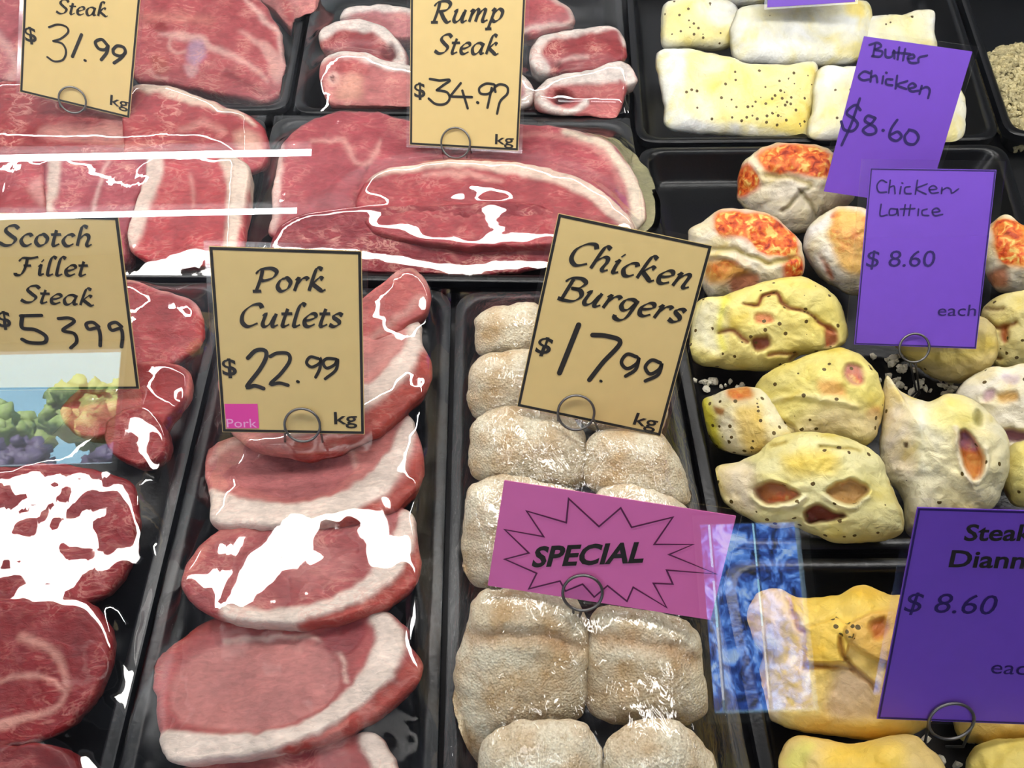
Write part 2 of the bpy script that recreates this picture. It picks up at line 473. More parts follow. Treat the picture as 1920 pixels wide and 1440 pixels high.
# ------------------------------------------------------------------ generic food builder
FOODS = {}
def food(name, label, cat, outline, z0, nrm=None, front=0.012, back=0.012, mat=None, base=(170, 70, 70), ops=(), slab=False, edge=0.16,
         warp=3.0, lump=(0.0015, 45.0), group=None, floor=0.006, alpha=0.0, tray=None, expo=2.2, seed=1, step=4.5, rimcut=0.0, parts=True, ctr=None):
    o0 = np.asarray(outline, float)
    per = np.linalg.norm(np.diff(np.vstack([o0, o0[:1]]), axis=0), axis=1).sum()
    nth = int(np.clip(per / step, 72, 320))
    O = catmull(o0, nth)
    ang = np.arange(nth)
    O = O + (fbm(O * 0.035, seed, 3) * warp)[:, None] * ((O - O.mean(0)) / (np.linalg.norm(O - O.mean(0), axis=1, keepdims=True) + 1e-9))
    c = O.mean(0) if ctr is None else np.asarray(ctr, float)
    rad = np.linalg.norm(O - c, axis=1).max()
    nf = int(np.clip(rad / step, 14, 64))
    nb = max(7, nf // 4)
    if nrm is None:
        n = -rays(c[None])[0]
    else:
        n = np.asarray(nrm, float); n = n / np.linalg.norm(n)
    P0 = at(c[None], z0)[0]
    sf = np.concatenate([np.linspace(0, 1, nf + 1)[1:]])
    sf = 1 - (1 - sf) ** 1.15
    sb = np.linspace(1, 0, nb + 1)[1:-1]
    rows, off, fr = [], [], []
    for s_ in sf:
        rows.append(s_)
        if slab:
            off.append(0.0 if s_ < 1 - edge else front * (math.sqrt(max(0.0, 1 - ((s_ - 1 + edge) / edge) ** 2)) - 1))
        else:
            off.append(front * (max(0.0, 1 - s_ ** expo)) ** 0.5)
        fr.append(1.0)
    if slab:
        for k in range(1, 5):
            rows.append(1 - 0.03 * math.sin(math.pi * k / 4) * 0 - 0.012 * k); off.append(-front - (back - front) * k / 4); fr.append(0.6)
        for s_ in sb:
            rows.append(s_ * 0.95); off.append(-back); fr.append(0.0)
    else:
        for s_ in sb:
            rows.append(s_); off.append(-back * math.sqrt(max(0.0, 1 - s_ * s_))); fr.append(0.3)
    rows, off, fr = map(np.array, (rows, off, fr))
    px = c + (O - c)[None] * rows[:, None, None]
    nr = len(rows)
    px = np.concatenate([c[None], px.reshape(-1, 2), c[None]])
    h = np.concatenate([[0.0 if slab else front], np.repeat(off, nth), [-back]])
    fm = np.concatenate([[1.0], np.repeat(fr, nth), [0.0]])
    pos = on_plane(px, P0, n)
    if lump[0]:
        h = h + fbm(pos * lump[1], seed + 5, 3) * lump[0] * np.clip(fm, 0, 1)
        h = h + fbm(pos * lump[1] * 5, seed + 9, 2) * lump[0] * 0.22 * np.clip(fm, 0, 1)
    # painting
    q = px + warp * np.stack([fbm(px * 0.05, seed + 31, 2), fbm(px * 0.05, seed + 57, 2)], 1)
    cl = np.tile(np.append(lin(base), alpha), (len(px), 1))
    mot = np.zeros(len(px))
    pid = np.zeros(len(px), int)
    names = ['']
    for op in ops:
        kind, pts = op[0], np.asarray(op[1], float)
        kw = op[-1] if isinstance(op[-1], dict) else {}
        if kind == 'poly':
            rgb, soft = op[2], op[3]
            pp = catmull(pts, 60) if kw.get('smooth', True) else pts
            d, _ = seg_dist(q, np.vstack([pp, pp[:1]]))
            d = np.where(in_poly(q, pp), -d, d)
        else:
            wd, rgb, soft = op[2], op[3], op[4]
            pp = catmull(pts, max(8, 5 * len(pts)), False) if kw.get('smooth', True) and len(pts) > 2 else pts
            d, par = seg_dist(q, pp)
            wd = np.atleast_1d(np.asarray(wd, float))
            d = d - (np.interp(par, np.linspace(0, 1, len(wd)), wd) if len(wd) > 1 else wd[0]) / 2
        m_ = smooth(soft, -soft, d) * kw.get('o', 1.0)
        if kw.get('face', False):
            m_ = m_ * (fm > 0.9)
        if rgb is not None:
            cl[:, :3] = cl[:, :3] * (1 - m_[:, None]) + lin(rgb) * m_[:, None]
        if 'a' in kw:
            cl[:, 3] = cl[:, 3] * (1 - m_) + kw['a'] * m_
        if 'm' in kw:
            mot = mot * (1 - m_) + kw['m'] * m_
        if 'd' in kw:
            h = h + kw['d'] * m_ * fm
        if 'part' in kw and parts:
            if kw['part'] not in names:
                names.append(kw['part'])
            pid[m_ > 0.5] = names.index(kw['part'])
    pos = pos + n * h[:, None]
    fl_ = np.full(len(pos), floor)
    if tray:
        tq, _t, trz = TRAYS[tray]
        ins = np.full(len(pos), 9.0)
        tc_ = tq[:, :2].mean(0)
        for k in range(4):
            a_, b_ = tq[k][:2], tq[(k + 1) % 4][:2]
            nn_ = np.array([-(b_ - a_)[1], (b_ - a_)[0]]); nn_ /= np.linalg.norm(nn_)
            if (tc_ - a_) @ nn_ < 0: nn_ = -nn_
            ins = np.minimum(ins, (pos[:, :2] - a_) @ nn_)
        fl_ = np.interp(ins, [0.0, 0.011, 0.019, 0.03], [trz + 0.0012, trz + 0.0012, floor + 0.002, floor])
    pos[:, 2] = np.maximum(pos[:, 2], fl_ + 0.0005 * (fm > 0.5))
    faces = []
    idx = lambda r, k: 1 + r * nth + k % nth
    last = len(px) - 1
    for k in range(nth):
        faces.append((0, idx(0, k + 1), idx(0, k)))
        faces.append((idx(nr - 1, k), idx(nr - 1, k + 1), last))
    for r in range(nr - 1):
        for k in range(nth):
            faces.append((idx(r, k), idx(r, k + 1), idx(r + 1, k + 1), idx(r + 1, k)))
    k0 = np.array([f for f in faces if len(f) == 4][:nth * (nf - 2)])
    if (np.cross(pos[k0[:, 2]] - pos[k0[:, 0]], pos[k0[:, 3]] - pos[k0[:, 1]]) @ n).sum() < 0:
        faces = [f[::-1] for f in faces]
    origin = np.array([pos[:, 0].mean(), pos[:, 1].mean(), pos[:, 2].min()])
    # normals of the whole surface, kept across parts
    fa = np.array([f if len(f) == 4 else (*f, f[-1]) for f in faces])
    A = pos[fa]
    fn = np.cross(A[:, 2] - A[:, 0], A[:, 3] - A[:, 1])
    tri = fa[:, 2] == fa[:, 3]
    fn[tri] = np.cross(A[tri, 1] - A[tri, 0], A[tri, 2] - A[tri, 0])
    vn = np.zeros_like(pos)
    for k in range(4):
        np.add.at(vn, fa[:, k], fn)
    vn /= np.linalg.norm(vn, axis=1, keepdims=True) + 1e-15
    fp = np.median(pid[fa], axis=1).astype(int) if len(names) > 1 else np.zeros(len(fa), int)
    fp = pid[fa[:, 0]] if len(names) > 1 else fp
    jobs = []
    for pi in range(1, len(names)):           # every separate piece of a part is a part of its own
        sel = np.nonzero(fp == pi)[0]
        lab = np.arange(len(pos))
        for _ in range(400):
            mn = lab[fa[sel]].min(1)
            new = lab.copy()
            for k in range(4):
                np.minimum.at(new, fa[sel][:, k], mn)
            if (new == lab).all():
                break
            lab = new
        comp = lab[fa[sel][:, 0]] if len(sel) else []
        for cid in np.unique(comp):
            s2 = sel[comp == cid]
            if len(s2) < 14:
                fp[s2] = 0
            else:
                jobs.append((names[pi], s2))
    jobs.insert(0, ('', np.nonzero(fp == 0)[0]))
    root = None
    for nm, sel in jobs:
        used, inv = np.unique(fa[sel], return_inverse=True)
        inv = inv.reshape(-1, 4)
        ff = [tuple(x) if not tri[s_] else tuple(x[:3]) for x, s_ in zip(inv.tolist(), sel)]
        ob = mesh_obj(nm or name, pos[used], ff, mat, root, None if root else origin, True, cl[used], mot[used], vn[used])
        if root is None:
            root = ob
            tag(root, label, cat, group)
    if tray:
        FOODS.setdefault(tray, []).append((pos, fa[:, :4].tolist()))
    return root

# ------------------------------------------------------------------ the shop (setting)
def struct(name, mb, m, parent=None):
    o = mb.build(name, m, parent)
    if parent is None:
        o['kind'] = 'structure'
    return o

ROOMW = plain('painted_wall', (205, 203, 206), 0.7, bump=0.05, bscale=60)
CEILM = plain('ceiling_paint', (222, 222, 226), 0.8)
FLOORM = plain('shop_floor', (120, 112, 104), 0.4, var=0.1, bscale=8)
X0, X1, Y0, Y1, Z0, Z1 = -3.6, 3.2, -3.5, 2.4, -0.8, 1.9
struct('floor', MB().box((X0, Y0, Z0 - 0.1), (X1, Y1, Z0)), FLOORM)
struct('ceiling', MB().box((X0, Y0, Z1), (X1, Y1, Z1 + 0.1)), CEILM)
struct('wall_left', MB().box((X0 - 0.1, Y0, Z0), (X0, Y1, Z1)), ROOMW)
struct('wall_right', MB().box((X1, Y0, Z0), (X1 + 0.1, Y1, Z1)), ROOMW)
struct('wall_back', MB().box((X0, Y1, Z0), (X1, Y1 + 0.1, Z1)), ROOMW)
# street wall with two openings
W1 = (-3.3, -1.76, 0.84, 1.47)
W2 = (0.88, 1.42, -0.34, 0.56)  # second opening added so the glass mirrors a blue patch
fw = MB()
xs = [X0, W1[0], W1[1], W2[0], W2[1], X1]
for i in range(5):
    a, b = xs[i], xs[i + 1]
    hole = W1 if i == 1 else W2 if i == 3 else None
    if hole is None:
        fw.box((a, Y0 - 0.12, Z0), (b, Y0, Z1))
    else:
        fw.box((a, Y0 - 0.12, Z0), (b, Y0, hole[2]))
        fw.box((a, Y0 - 0.12, hole[3]), (b, Y0, Z1))
struct('wall_front', fw, plain('dark_shop_wall', (88, 84, 94), 0.7))
for i, W in enumerate((W1, W2)):
    fr = MB()
    a, b, c, d = W
    t_ = 0.04
    fr.box((a, Y0 - 0.09, c), (a + t_, Y0 - 0.03, d)).box((b - t_, Y0 - 0.09, c), (b, Y0 - 0.03, d))
    fr.box((a + t_, Y0 - 0.09, c), (b - t_, Y0 - 0.03, c + t_)).box((a + t_, Y0 - 0.09, d - t_), (b - t_, Y0 - 0.03, d))
    wn = struct(f'window_{i + 1}', fr, WHITE)
    MB().box((a + t_, Y0 - 0.063, c + t_), (b - t_, Y0 - 0.057, d - t_)).build('pane', GLASS, wn)
# outside
struct('pavement', MB().box((-14, -16, Z0 - 0.25), (10, Y0 - 0.12, Z0 - 0.15)), plain('street_paving', (140, 132, 140), 0.8, var=0.2, bscale=2.0))
BLUEREF, _t, _b = newmat('blue_reflection_paint')
_tc = N(_t, 'TexCoord').outputs['Object']
_nz = N(_t, 'TexNoise', Scale=6.5, Detail=6.0, Roughness=0.7, Distortion=0.8); _t.links.new(_tc, _nz.inputs['Vector'])
_rp = ramp(_t, _nz.outputs['Fac'], [(0.36, L4((4, 8, 22))), (0.47, L4((24, 52, 120))), (0.56, L4((76, 120, 190))), (0.66, L4((190, 210, 240)))])
_t.links.new(_rp.outputs[0], _b.inputs['Base Color'])
hd = MB()  # made-up fence, added to give the glass its blue reflection
for k in range(9):
    hd.box((0.6 + k * 0.34, -6.05, Z0 - 0.15), (0.91 + k * 0.34, -6.0, 1.1))
hd.box((0.6, -6.1, 0.2), (3.66, -6.05, 0.3))
tag(hd.build('added_blue_fence', BLUEREF), 'made-up blue plank fence outside, added for the blue reflection in the glass', 'fence')
rng = np.random.default_rng(7)
LEAF = plain('tree_leaves', (128, 142, 74), 0.6, var=0.7, bscale=9.0)
LEAF2 = plain('shrub_leaves', (72, 56, 84), 0.6, var=0.8, bscale=9.0)
BARK = plain('bark', (80, 62, 48), 0.8)
def ball(mb, c, r, sq=(1, 1, 1), n=10, seed=0, amp=0.3):
    th = np.linspace(0, math.pi, n + 1)[1:-1]
    ph = np.arange(2 * n) * math.pi / n
    v = [[0, 0, 1]] + [[math.sin(a) * math.cos(b), math.sin(a) * math.sin(b), math.cos(a)] for a in th for b in ph] + [[0, 0, -1]]
    v = np.array(v)
    v = v * (1 + amp * fbm(v * 2.1 + seed, seed, 2))[:, None]
    m_ = 2 * n
    f = [(0, 1 + k, 1 + (k + 1) % m_) for k in range(m_)]
    for i in range(len(th) - 1):
        for k in range(m_):
            f.append((1 + i * m_ + k, 1 + (i + 1) * m_ + k, 1 + (i + 1) * m_ + (k + 1) % m_, 1 + i * m_ + (k + 1) % m_))
    L = len(v) - 1
    f += [(1 + (len(th) - 1) * m_ + (k + 1) % m_, 1 + (len(th) - 1) * m_ + k, L) for k in range(m_)]
    return mb.add(np.array(c) + v * r * np.array(sq), f)
for k, (x, y, h, r, lab) in enumerate([(-8.6, -13.6, 2.75, 0.75, 'green street tree at the far end of the row of four'), (-6.7, -13.0, 3.0, 0.8, 'tallest green street tree, second along the row'),
                                       (-4.9, -12.4, 2.45, 0.62, 'green street tree, third along the row'), (-3.3, -11.8, 2.0, 0.55, 'lowest green street tree beside the added blue fence')]):
    t_ = MB().tube([(x, y, Z0 - 0.15), (x + 0.05, y, h)], [0.12, 0.07]).build('street_tree', BARK, smooth_on=True)
    tag(t_, lab, 'tree', 'street trees')
    cr = MB()
    for j in range(70):
        d = rng.normal(size=3); d /= np.linalg.norm(d); d *= rng.uniform(0.4, 1.0)
        ball(cr, (x + d[0] * r, y + d[1] * r, h + d[2] * r * 0.75), r * rng.uniform(0.14, 0.3), n=6, seed=k * 100 + j, amp=0.5)
    cr.build('crown', LEAF, t_, smooth_on=True)
for k, (x, lab) in enumerate([(-3.7, 'dark purple shrub behind the white street wall, end of row'), (-4.9, 'dark purple shrub second along behind the white street wall'), (-6.1, 'dark purple shrub third along behind the white street wall'), (-7.3, 'dark purple shrub at the far end behind the white street wall')]):
    mb = MB()
    for j in range(40):
        d = rng.normal(size=3); d /= np.linalg.norm(d); d *= rng.uniform(0.3, 1.0)
        ball(mb, (x + d[0] * 0.44, -9.9 + d[1] * 0.25, 1.72 + d[2] * 0.36), rng.uniform(0.07, 0.15), n=6, seed=90 + k * 50 + j, amp=0.5)
    s_ = mb.build('street_shrub', LEAF2, smooth_on=True)
    tag(s_, lab, 'shrub', 'street shrubs')
    MB().tube([(x, -9.9, Z0 - 0.15), (x, -9.9, 1.6)], 0.12).build('stem', BARK, s_)
tag(MB().box((-12.0, -9.4, Z0 - 0.15), (-2.6, -9.2, 1.60)).box((-12.0, -9.44, 1.60), (-2.6, -9.16, 1.66)).build('street_wall', plain('white_render', (214, 218, 226), 0.8)), 'white rendered wall along the street outside the shop window', 'wall')

# two fluorescent battens on the ceiling, mirrored by the counter glass
TUBE = emit_mat('lit_tube', (0.93, 0.96, 1.0), 62.0)
for (x0, x1, y, lab) in ((-2.2, -0.64, -2.415, 'lit white fluorescent tube on the ceiling, nearer the counter'), (-2.5, -0.81, -2.89, 'lit white fluorescent tube on the ceiling, nearer the street wall')):
    b_ = MB().box((x0 - 0.03, y - 0.035, Z1 - 0.05), (x1 + 0.03, y + 0.035, Z1)).build('ceiling_lamp', WHITE)
    tag(b_, lab, 'lamp', 'ceiling lamps')
    MB().tube([(x0, y, Z1 - 0.075), (x1, y, Z1 - 0.075)], 0.012, 12).build('fluorescent_tube', TUBE, b_, smooth_on=True)
    MB().box((x0 - 0.02, y - 0.015, Z1 - 0.1), (x0, y + 0.015, Z1 - 0.05)).build('socket', WHITE, b_)
    MB().box((x1, y - 0.015, Z1 - 0.1), (x1 + 0.02, y + 0.015, Z1 - 0.05)).build('socket', WHITE, b_)
pl = MB().box((-0.62, -1.22, Z1 - 0.02), (0.62, -0.58, Z1)).build('fill_light_panel', WHITE)
tag(pl, 'unseen rectangular white ceiling panel before the counter, for ambient fill light', 'lamp')

# ------------------------------------------------------------------ display counter
ctr = empty('display_counter', (0, 0.5, Z0))
tag(ctr, 'refrigerated butcher display counter with slanted front glass and dark deck', 'display counter')
HX = 1.25
MB().box((-HX, -0.22, Z0), (HX, 1.3, -0.03)).build('cabinet', WHITE, ctr)
MB().box((-HX, -0.2, -0.03), (HX, 1.28, 0.0)).build('deck', DECK, ctr)
MB().box((-HX, 1.28, -0.03), (HX, 1.3, 0.80)).build('back_panel', STEEL, ctr)
MB().box((-HX, 0.36, 0.79), (HX, 1.3, 0.82)).build('canopy', DECK, ctr)
for sx in (-1, 1):
    MB().add([(sx * (HX - 0.012), -0.2, 0), (sx * (HX - 0.012), 1.28, 0), (sx * (HX - 0.012), 1.28, 0.79), (sx * (HX - 0.012), 0.36, 0.79),
              (sx * HX, -0.2, 0), (sx * HX, 1.28, 0), (sx * HX, 1.28, 0.79), (sx * HX, 0.36, 0.79)],
             [(0, 1, 2, 3), (7, 6, 5, 4), (0, 4, 5, 1), (1, 5, 6, 2), (2, 6, 7, 3), (3, 7, 4, 0)]).build('end_panel', STEEL, ctr)
beta = math.radians(33)
GN = np.array([0, -math.cos(beta), math.sin(beta)])
GP = CAM - GN * 0.12
gy = lambda z: (GP @ GN - GN[2] * z) / GN[1]
gl_ = MB()
zA, zB = 0.0035, 0.786
c4 = [np.array((-HX + 0.014, gy(zA), zA)), np.array((HX - 0.014, gy(zA), zA)), np.array((HX - 0.014, gy(zB), zB)), np.array((-HX + 0.014, gy(zB), zB))]
gl_.add([p for p in c4] + [p - GN * 0.005 for p in c4], [(0, 1, 2, 3), (7, 6, 5, 4), (0, 4, 5, 1), (1, 5, 6, 2), (2, 6, 7, 3), (3, 7, 4, 0)])
tag(gl_.build('front_glass', GLASS), 'clear slanted front glass of the counter, mirroring ceiling tubes and sky', 'glass pane')
for (y, z, hw, lab) in ((0.46, 0.67, 0.06, 'long white lamp housing under the counter canopy, nearer the front glass'), (0.83, 0.72, 0.03, 'long white lamp housing under the counter canopy, nearer the back panel, added to light the back rows')):
    lm = MB().box((-1.0, y - hw, z), (1.0, y + hw, z + 0.03)).build('counter_lamp', WHITE)
    tag(lm, lab, 'lamp', 'counter lamps')
    for sx in (-0.8, 0.8):
        MB().box((sx - 0.01, y - 0.01, z + 0.03), (sx + 0.01, y + 0.01, 0.7895)).build('bracket', STEEL, lm)

# ------------------------------------------------------------------ trays
def loop_inset(q, ins, r, n=6):
    q = np.asarray(q, float)[:, :2]
    cen = q.mean(0)
    out = []
    for i in range(4):
        a, b = q[i], q[(i + 1) % 4]
        d = (b - a) / np.linalg.norm(b - a)
        nn = np.array([-d[1], d[0]])
        if (cen - a) @ nn < 0: nn = -nn
        out.append((a + nn * ins, d))
    cor = []
    for i in range(4):
        (p, d), (p2, d2) = out[i - 1], out[i]
        t = np.linalg.solve(np.stack([d, -d2], 1), p2 - p)
        cor.append(p + d * t[0])
    L = []
    for i in range(4):
        a = cor[i]
        u = cor[i - 1] - a; u /= np.linalg.norm(u)
        v = cor[(i + 1) % 4] - a; v /= np.linalg.norm(v)
        for t in np.linspace(0, 1, n):
            L.append((a + u * r) * (1 - t) ** 2 + 2 * t * (1 - t) * a + (a + v * r) * t ** 2)
    return np.array(L)

TRAYS = {}
def tray(key, px, label, rz=0.032, depth=0.028, mat=None):
    q = at(np.asarray(px, float), rz)
    prof = [(0.030, rz - depth, 0.012), (0.021, rz - depth, 0.016), (0.017, rz - depth + 0.003, 0.017), (0.010, rz - 0.004, 0.019), (0.0085, rz - 0.0005, 0.019), (0.007, rz, 0.02), (0.0025, rz, 0.022), (0.001, rz - 0.001, 0.022),
            (0.001, rz - 0.008, 0.022), (0.004, rz - 0.0085, 0.021), (0.009, rz - 0.009, 0.02), (0.016, 0.001, 0.016), (0.03, 0.001, 0.012)]
    V, f = [], []
    for ins, z, r in prof:
        L = loop_inset(q, ins, r)
        V.append(np.column_stack([L, np.full(len(L), z)]))
    m_ = len(V[0])
    for r in range(len(V) - 1):
        for k in range(m_):
            f.append((r * m_ + k, r * m_ + (k + 1) % m_, (r + 1) * m_ + (k + 1) % m_, (r + 1) * m_ + k))
    f.append(tuple(range(m_)))
    f.append(tuple((len(V) - 1) * m_ + k for k in range(m_))[::-1])
    o = mesh_obj('food_tray', np.vstack(V), f, mat or TRAY)
    me = o.data
    import bmesh as _b
    bm = _b.new(); bm.from_mesh(me); _b.ops.recalc_face_normals(bm, faces=bm.faces); bm.to_mesh(me); bm.free()
    for p in me.polygons: p.use_smooth = True
    me.set_sharp_from_angle(angle=math.radians(50))
    tag(o, label, 'tray', 'black food trays')
    TRAYS[key] = (q, o, rz)
    return o

tray('pork', [(437, 533), (849, 540), (817, 1640), (172, 1640)], 'black plastic tray holding the overlapping pork cutlets', mat=VEILTRAY)
tray('burger', [(853, 545), (1236, 540), (1449, 1640), (822, 1640)], 'black plastic tray holding the crumbed chicken burgers', mat=VEILTRAY)
tray('scotch', [(-20, 527), (433, 527), (166, 1640), (-567, 1640)], 'black plastic tray holding the dark red scotch fillet steaks', mat=VEILTRAY)
tray('mid', [(-200, 212), (505, 217), (440, 521), (-440, 516)], 'black plastic tray of fat-edged steaks behind the scotch fillet tray')
tray('rump', [(512, 217), (1184, 222), (1233, 533), (445, 523)], 'black plastic tray holding the large rump steaks')
tray('lamb', [(596, -70), (1163, -70), (1185, 216), (546, 212)], 'black plastic tray holding the rolled white-rimmed lamb chops')
tray('blade', [(-100, -80), (590, -75), (540, 207), (-250, 205)], 'black plastic tray holding the marbled blade steaks')
tray('filo', [(1170, -70), (1770, -75), (1880, 262), (1192, 268)], 'black plastic tray holding the pale filo pastry rolls')
tray('seed', [(1776, -80), (2300, -90), (2500, 252), (1888, 256)], 'black plastic tray holding the heap of oat crumbs')
tray('parcel', [(1192, 274), (1886, 268), (2120, 1030), (1338, 1032)], 'black plastic tray holding orange and yellow pastry parcels')
tray('golden', [(1344, 1044), (2130, 1040), (2330, 1640), (1462, 1640)], 'black plastic tray holding the golden folded pastry parcels')

# ------------------------------------------------------------------ pork cutlets
FAT, RIM, LEAN = (236, 218, 204), (172, 62, 50), (192, 104, 104)
PK = dict(mat=MEAT, tray='pork', slab=True, group='pork cutlets in the tray', cat='pork cutlet', edge=0.07, front=0.004, back=0.014)
UPT = (-0.06, 0.16, 0.98)
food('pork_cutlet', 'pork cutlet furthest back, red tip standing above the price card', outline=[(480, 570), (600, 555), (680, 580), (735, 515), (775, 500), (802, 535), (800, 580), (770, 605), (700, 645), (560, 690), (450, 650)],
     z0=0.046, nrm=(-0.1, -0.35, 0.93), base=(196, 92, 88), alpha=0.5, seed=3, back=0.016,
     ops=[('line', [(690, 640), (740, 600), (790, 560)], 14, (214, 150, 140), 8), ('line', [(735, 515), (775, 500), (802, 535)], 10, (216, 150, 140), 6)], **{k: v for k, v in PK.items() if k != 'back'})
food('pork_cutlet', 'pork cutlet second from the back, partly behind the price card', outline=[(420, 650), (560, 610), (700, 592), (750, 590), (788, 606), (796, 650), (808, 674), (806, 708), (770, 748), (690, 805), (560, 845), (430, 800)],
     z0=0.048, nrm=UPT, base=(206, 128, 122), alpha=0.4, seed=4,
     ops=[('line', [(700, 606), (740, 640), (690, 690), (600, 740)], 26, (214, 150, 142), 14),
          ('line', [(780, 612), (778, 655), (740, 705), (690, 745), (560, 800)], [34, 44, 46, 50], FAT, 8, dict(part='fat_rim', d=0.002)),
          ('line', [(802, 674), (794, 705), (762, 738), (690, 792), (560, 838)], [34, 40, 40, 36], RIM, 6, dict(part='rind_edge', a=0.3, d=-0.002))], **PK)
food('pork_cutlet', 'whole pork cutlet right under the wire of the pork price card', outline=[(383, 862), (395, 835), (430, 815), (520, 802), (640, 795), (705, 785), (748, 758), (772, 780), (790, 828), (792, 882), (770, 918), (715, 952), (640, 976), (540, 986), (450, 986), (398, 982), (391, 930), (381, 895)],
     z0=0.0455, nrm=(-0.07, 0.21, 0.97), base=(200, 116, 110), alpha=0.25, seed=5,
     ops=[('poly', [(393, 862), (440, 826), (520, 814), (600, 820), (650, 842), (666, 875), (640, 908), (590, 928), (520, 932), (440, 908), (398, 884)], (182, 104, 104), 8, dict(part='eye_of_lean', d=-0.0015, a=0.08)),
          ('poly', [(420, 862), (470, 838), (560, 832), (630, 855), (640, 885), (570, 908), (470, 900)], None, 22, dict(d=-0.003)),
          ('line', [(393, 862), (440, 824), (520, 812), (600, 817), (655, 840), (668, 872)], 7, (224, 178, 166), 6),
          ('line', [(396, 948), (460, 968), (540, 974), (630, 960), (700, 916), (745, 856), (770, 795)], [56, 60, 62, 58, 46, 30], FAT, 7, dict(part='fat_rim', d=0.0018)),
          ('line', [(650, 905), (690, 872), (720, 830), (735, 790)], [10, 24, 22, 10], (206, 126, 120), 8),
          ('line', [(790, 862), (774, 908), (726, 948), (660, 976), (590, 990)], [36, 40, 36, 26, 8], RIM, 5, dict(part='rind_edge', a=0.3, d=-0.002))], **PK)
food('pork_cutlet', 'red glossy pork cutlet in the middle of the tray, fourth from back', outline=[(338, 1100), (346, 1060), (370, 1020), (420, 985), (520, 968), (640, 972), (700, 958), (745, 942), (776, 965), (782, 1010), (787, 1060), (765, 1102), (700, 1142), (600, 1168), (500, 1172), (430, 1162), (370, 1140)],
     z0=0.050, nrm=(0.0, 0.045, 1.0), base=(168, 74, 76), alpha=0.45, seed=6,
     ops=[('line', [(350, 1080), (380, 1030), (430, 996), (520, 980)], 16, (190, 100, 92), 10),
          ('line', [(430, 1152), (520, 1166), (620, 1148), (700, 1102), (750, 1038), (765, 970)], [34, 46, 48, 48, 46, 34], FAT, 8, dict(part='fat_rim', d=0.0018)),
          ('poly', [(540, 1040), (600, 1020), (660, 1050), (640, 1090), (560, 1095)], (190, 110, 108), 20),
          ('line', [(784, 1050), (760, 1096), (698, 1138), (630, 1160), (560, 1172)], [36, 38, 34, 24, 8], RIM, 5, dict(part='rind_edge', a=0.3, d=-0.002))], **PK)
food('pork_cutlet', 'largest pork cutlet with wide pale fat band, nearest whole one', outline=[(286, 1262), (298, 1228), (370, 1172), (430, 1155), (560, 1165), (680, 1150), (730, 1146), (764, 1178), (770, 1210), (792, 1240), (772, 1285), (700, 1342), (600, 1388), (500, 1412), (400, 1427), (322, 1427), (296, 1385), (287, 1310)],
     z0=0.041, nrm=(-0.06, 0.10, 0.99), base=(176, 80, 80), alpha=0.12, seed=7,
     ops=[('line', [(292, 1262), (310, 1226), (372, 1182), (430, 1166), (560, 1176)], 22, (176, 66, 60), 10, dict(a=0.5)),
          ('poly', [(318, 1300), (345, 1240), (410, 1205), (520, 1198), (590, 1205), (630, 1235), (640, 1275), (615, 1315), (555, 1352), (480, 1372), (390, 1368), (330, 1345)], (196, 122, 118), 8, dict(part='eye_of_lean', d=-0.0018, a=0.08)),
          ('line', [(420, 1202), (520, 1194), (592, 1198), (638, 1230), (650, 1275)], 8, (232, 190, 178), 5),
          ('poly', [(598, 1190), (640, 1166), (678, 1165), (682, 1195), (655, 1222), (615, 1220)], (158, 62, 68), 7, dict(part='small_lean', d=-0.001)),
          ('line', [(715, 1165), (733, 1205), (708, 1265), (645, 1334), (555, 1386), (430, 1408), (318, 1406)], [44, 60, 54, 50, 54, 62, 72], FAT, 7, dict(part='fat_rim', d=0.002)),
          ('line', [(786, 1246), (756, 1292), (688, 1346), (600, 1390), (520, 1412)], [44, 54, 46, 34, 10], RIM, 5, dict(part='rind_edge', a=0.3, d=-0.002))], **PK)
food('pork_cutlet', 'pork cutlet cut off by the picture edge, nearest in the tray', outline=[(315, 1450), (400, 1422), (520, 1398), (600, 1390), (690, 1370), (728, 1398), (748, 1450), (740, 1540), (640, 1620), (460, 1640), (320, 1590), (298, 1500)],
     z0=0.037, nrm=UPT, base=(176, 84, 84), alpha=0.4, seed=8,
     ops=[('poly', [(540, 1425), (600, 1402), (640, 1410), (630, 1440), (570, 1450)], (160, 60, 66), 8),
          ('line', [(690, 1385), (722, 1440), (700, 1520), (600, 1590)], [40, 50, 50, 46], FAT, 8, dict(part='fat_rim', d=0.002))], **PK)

# ------------------------------------------------------------------ scotch fillet steaks
DRK = (150, 34, 42)
SC = dict(mat=MEAT, tray='scotch', slab=True, group='scotch fillet steaks', cat='steak', edge=0.08, front=0.004, back=0.016)
SN = (0.05, -0.22, 0.97)
food('fillet_steak', 'dark red fillet steak behind its price card, furthest back in tray', outline=[(70, 570), (150, 530), (240, 522), (310, 545), (360, 560), (381, 595), (376, 640), (345, 668), (290, 692), (180, 702), (80, 680)], z0=0.048, nrm=(0.1, -0.3, 0.95), base=(170, 54, 60), alpha=0.3, seed=11,
     ops=[('line', [(150, 530), (240, 522), (310, 545), (360, 560), (381, 595)], 10, (214, 150, 148), 6, dict(part='fat_rim')), ('line', [(381, 600), (374, 640), (345, 668)], 26, (170, 40, 40), 8)], **SC)
food('fillet_steak', 'dark red fillet steak with bright rim, second from the back', outline=[(110, 760), (190, 700), (270, 676), (335, 680), (357, 702), (352, 742), (322, 778), (296, 806), (220, 815), (140, 815)], z0=0.050, nrm=SN, base=(172, 44, 46), alpha=0.3, seed=12,
     ops=[('line', [(270, 678), (335, 682), (356, 704), (350, 740)], 6, (220, 130, 120), 4, dict(part='fat_rim'))], **SC)
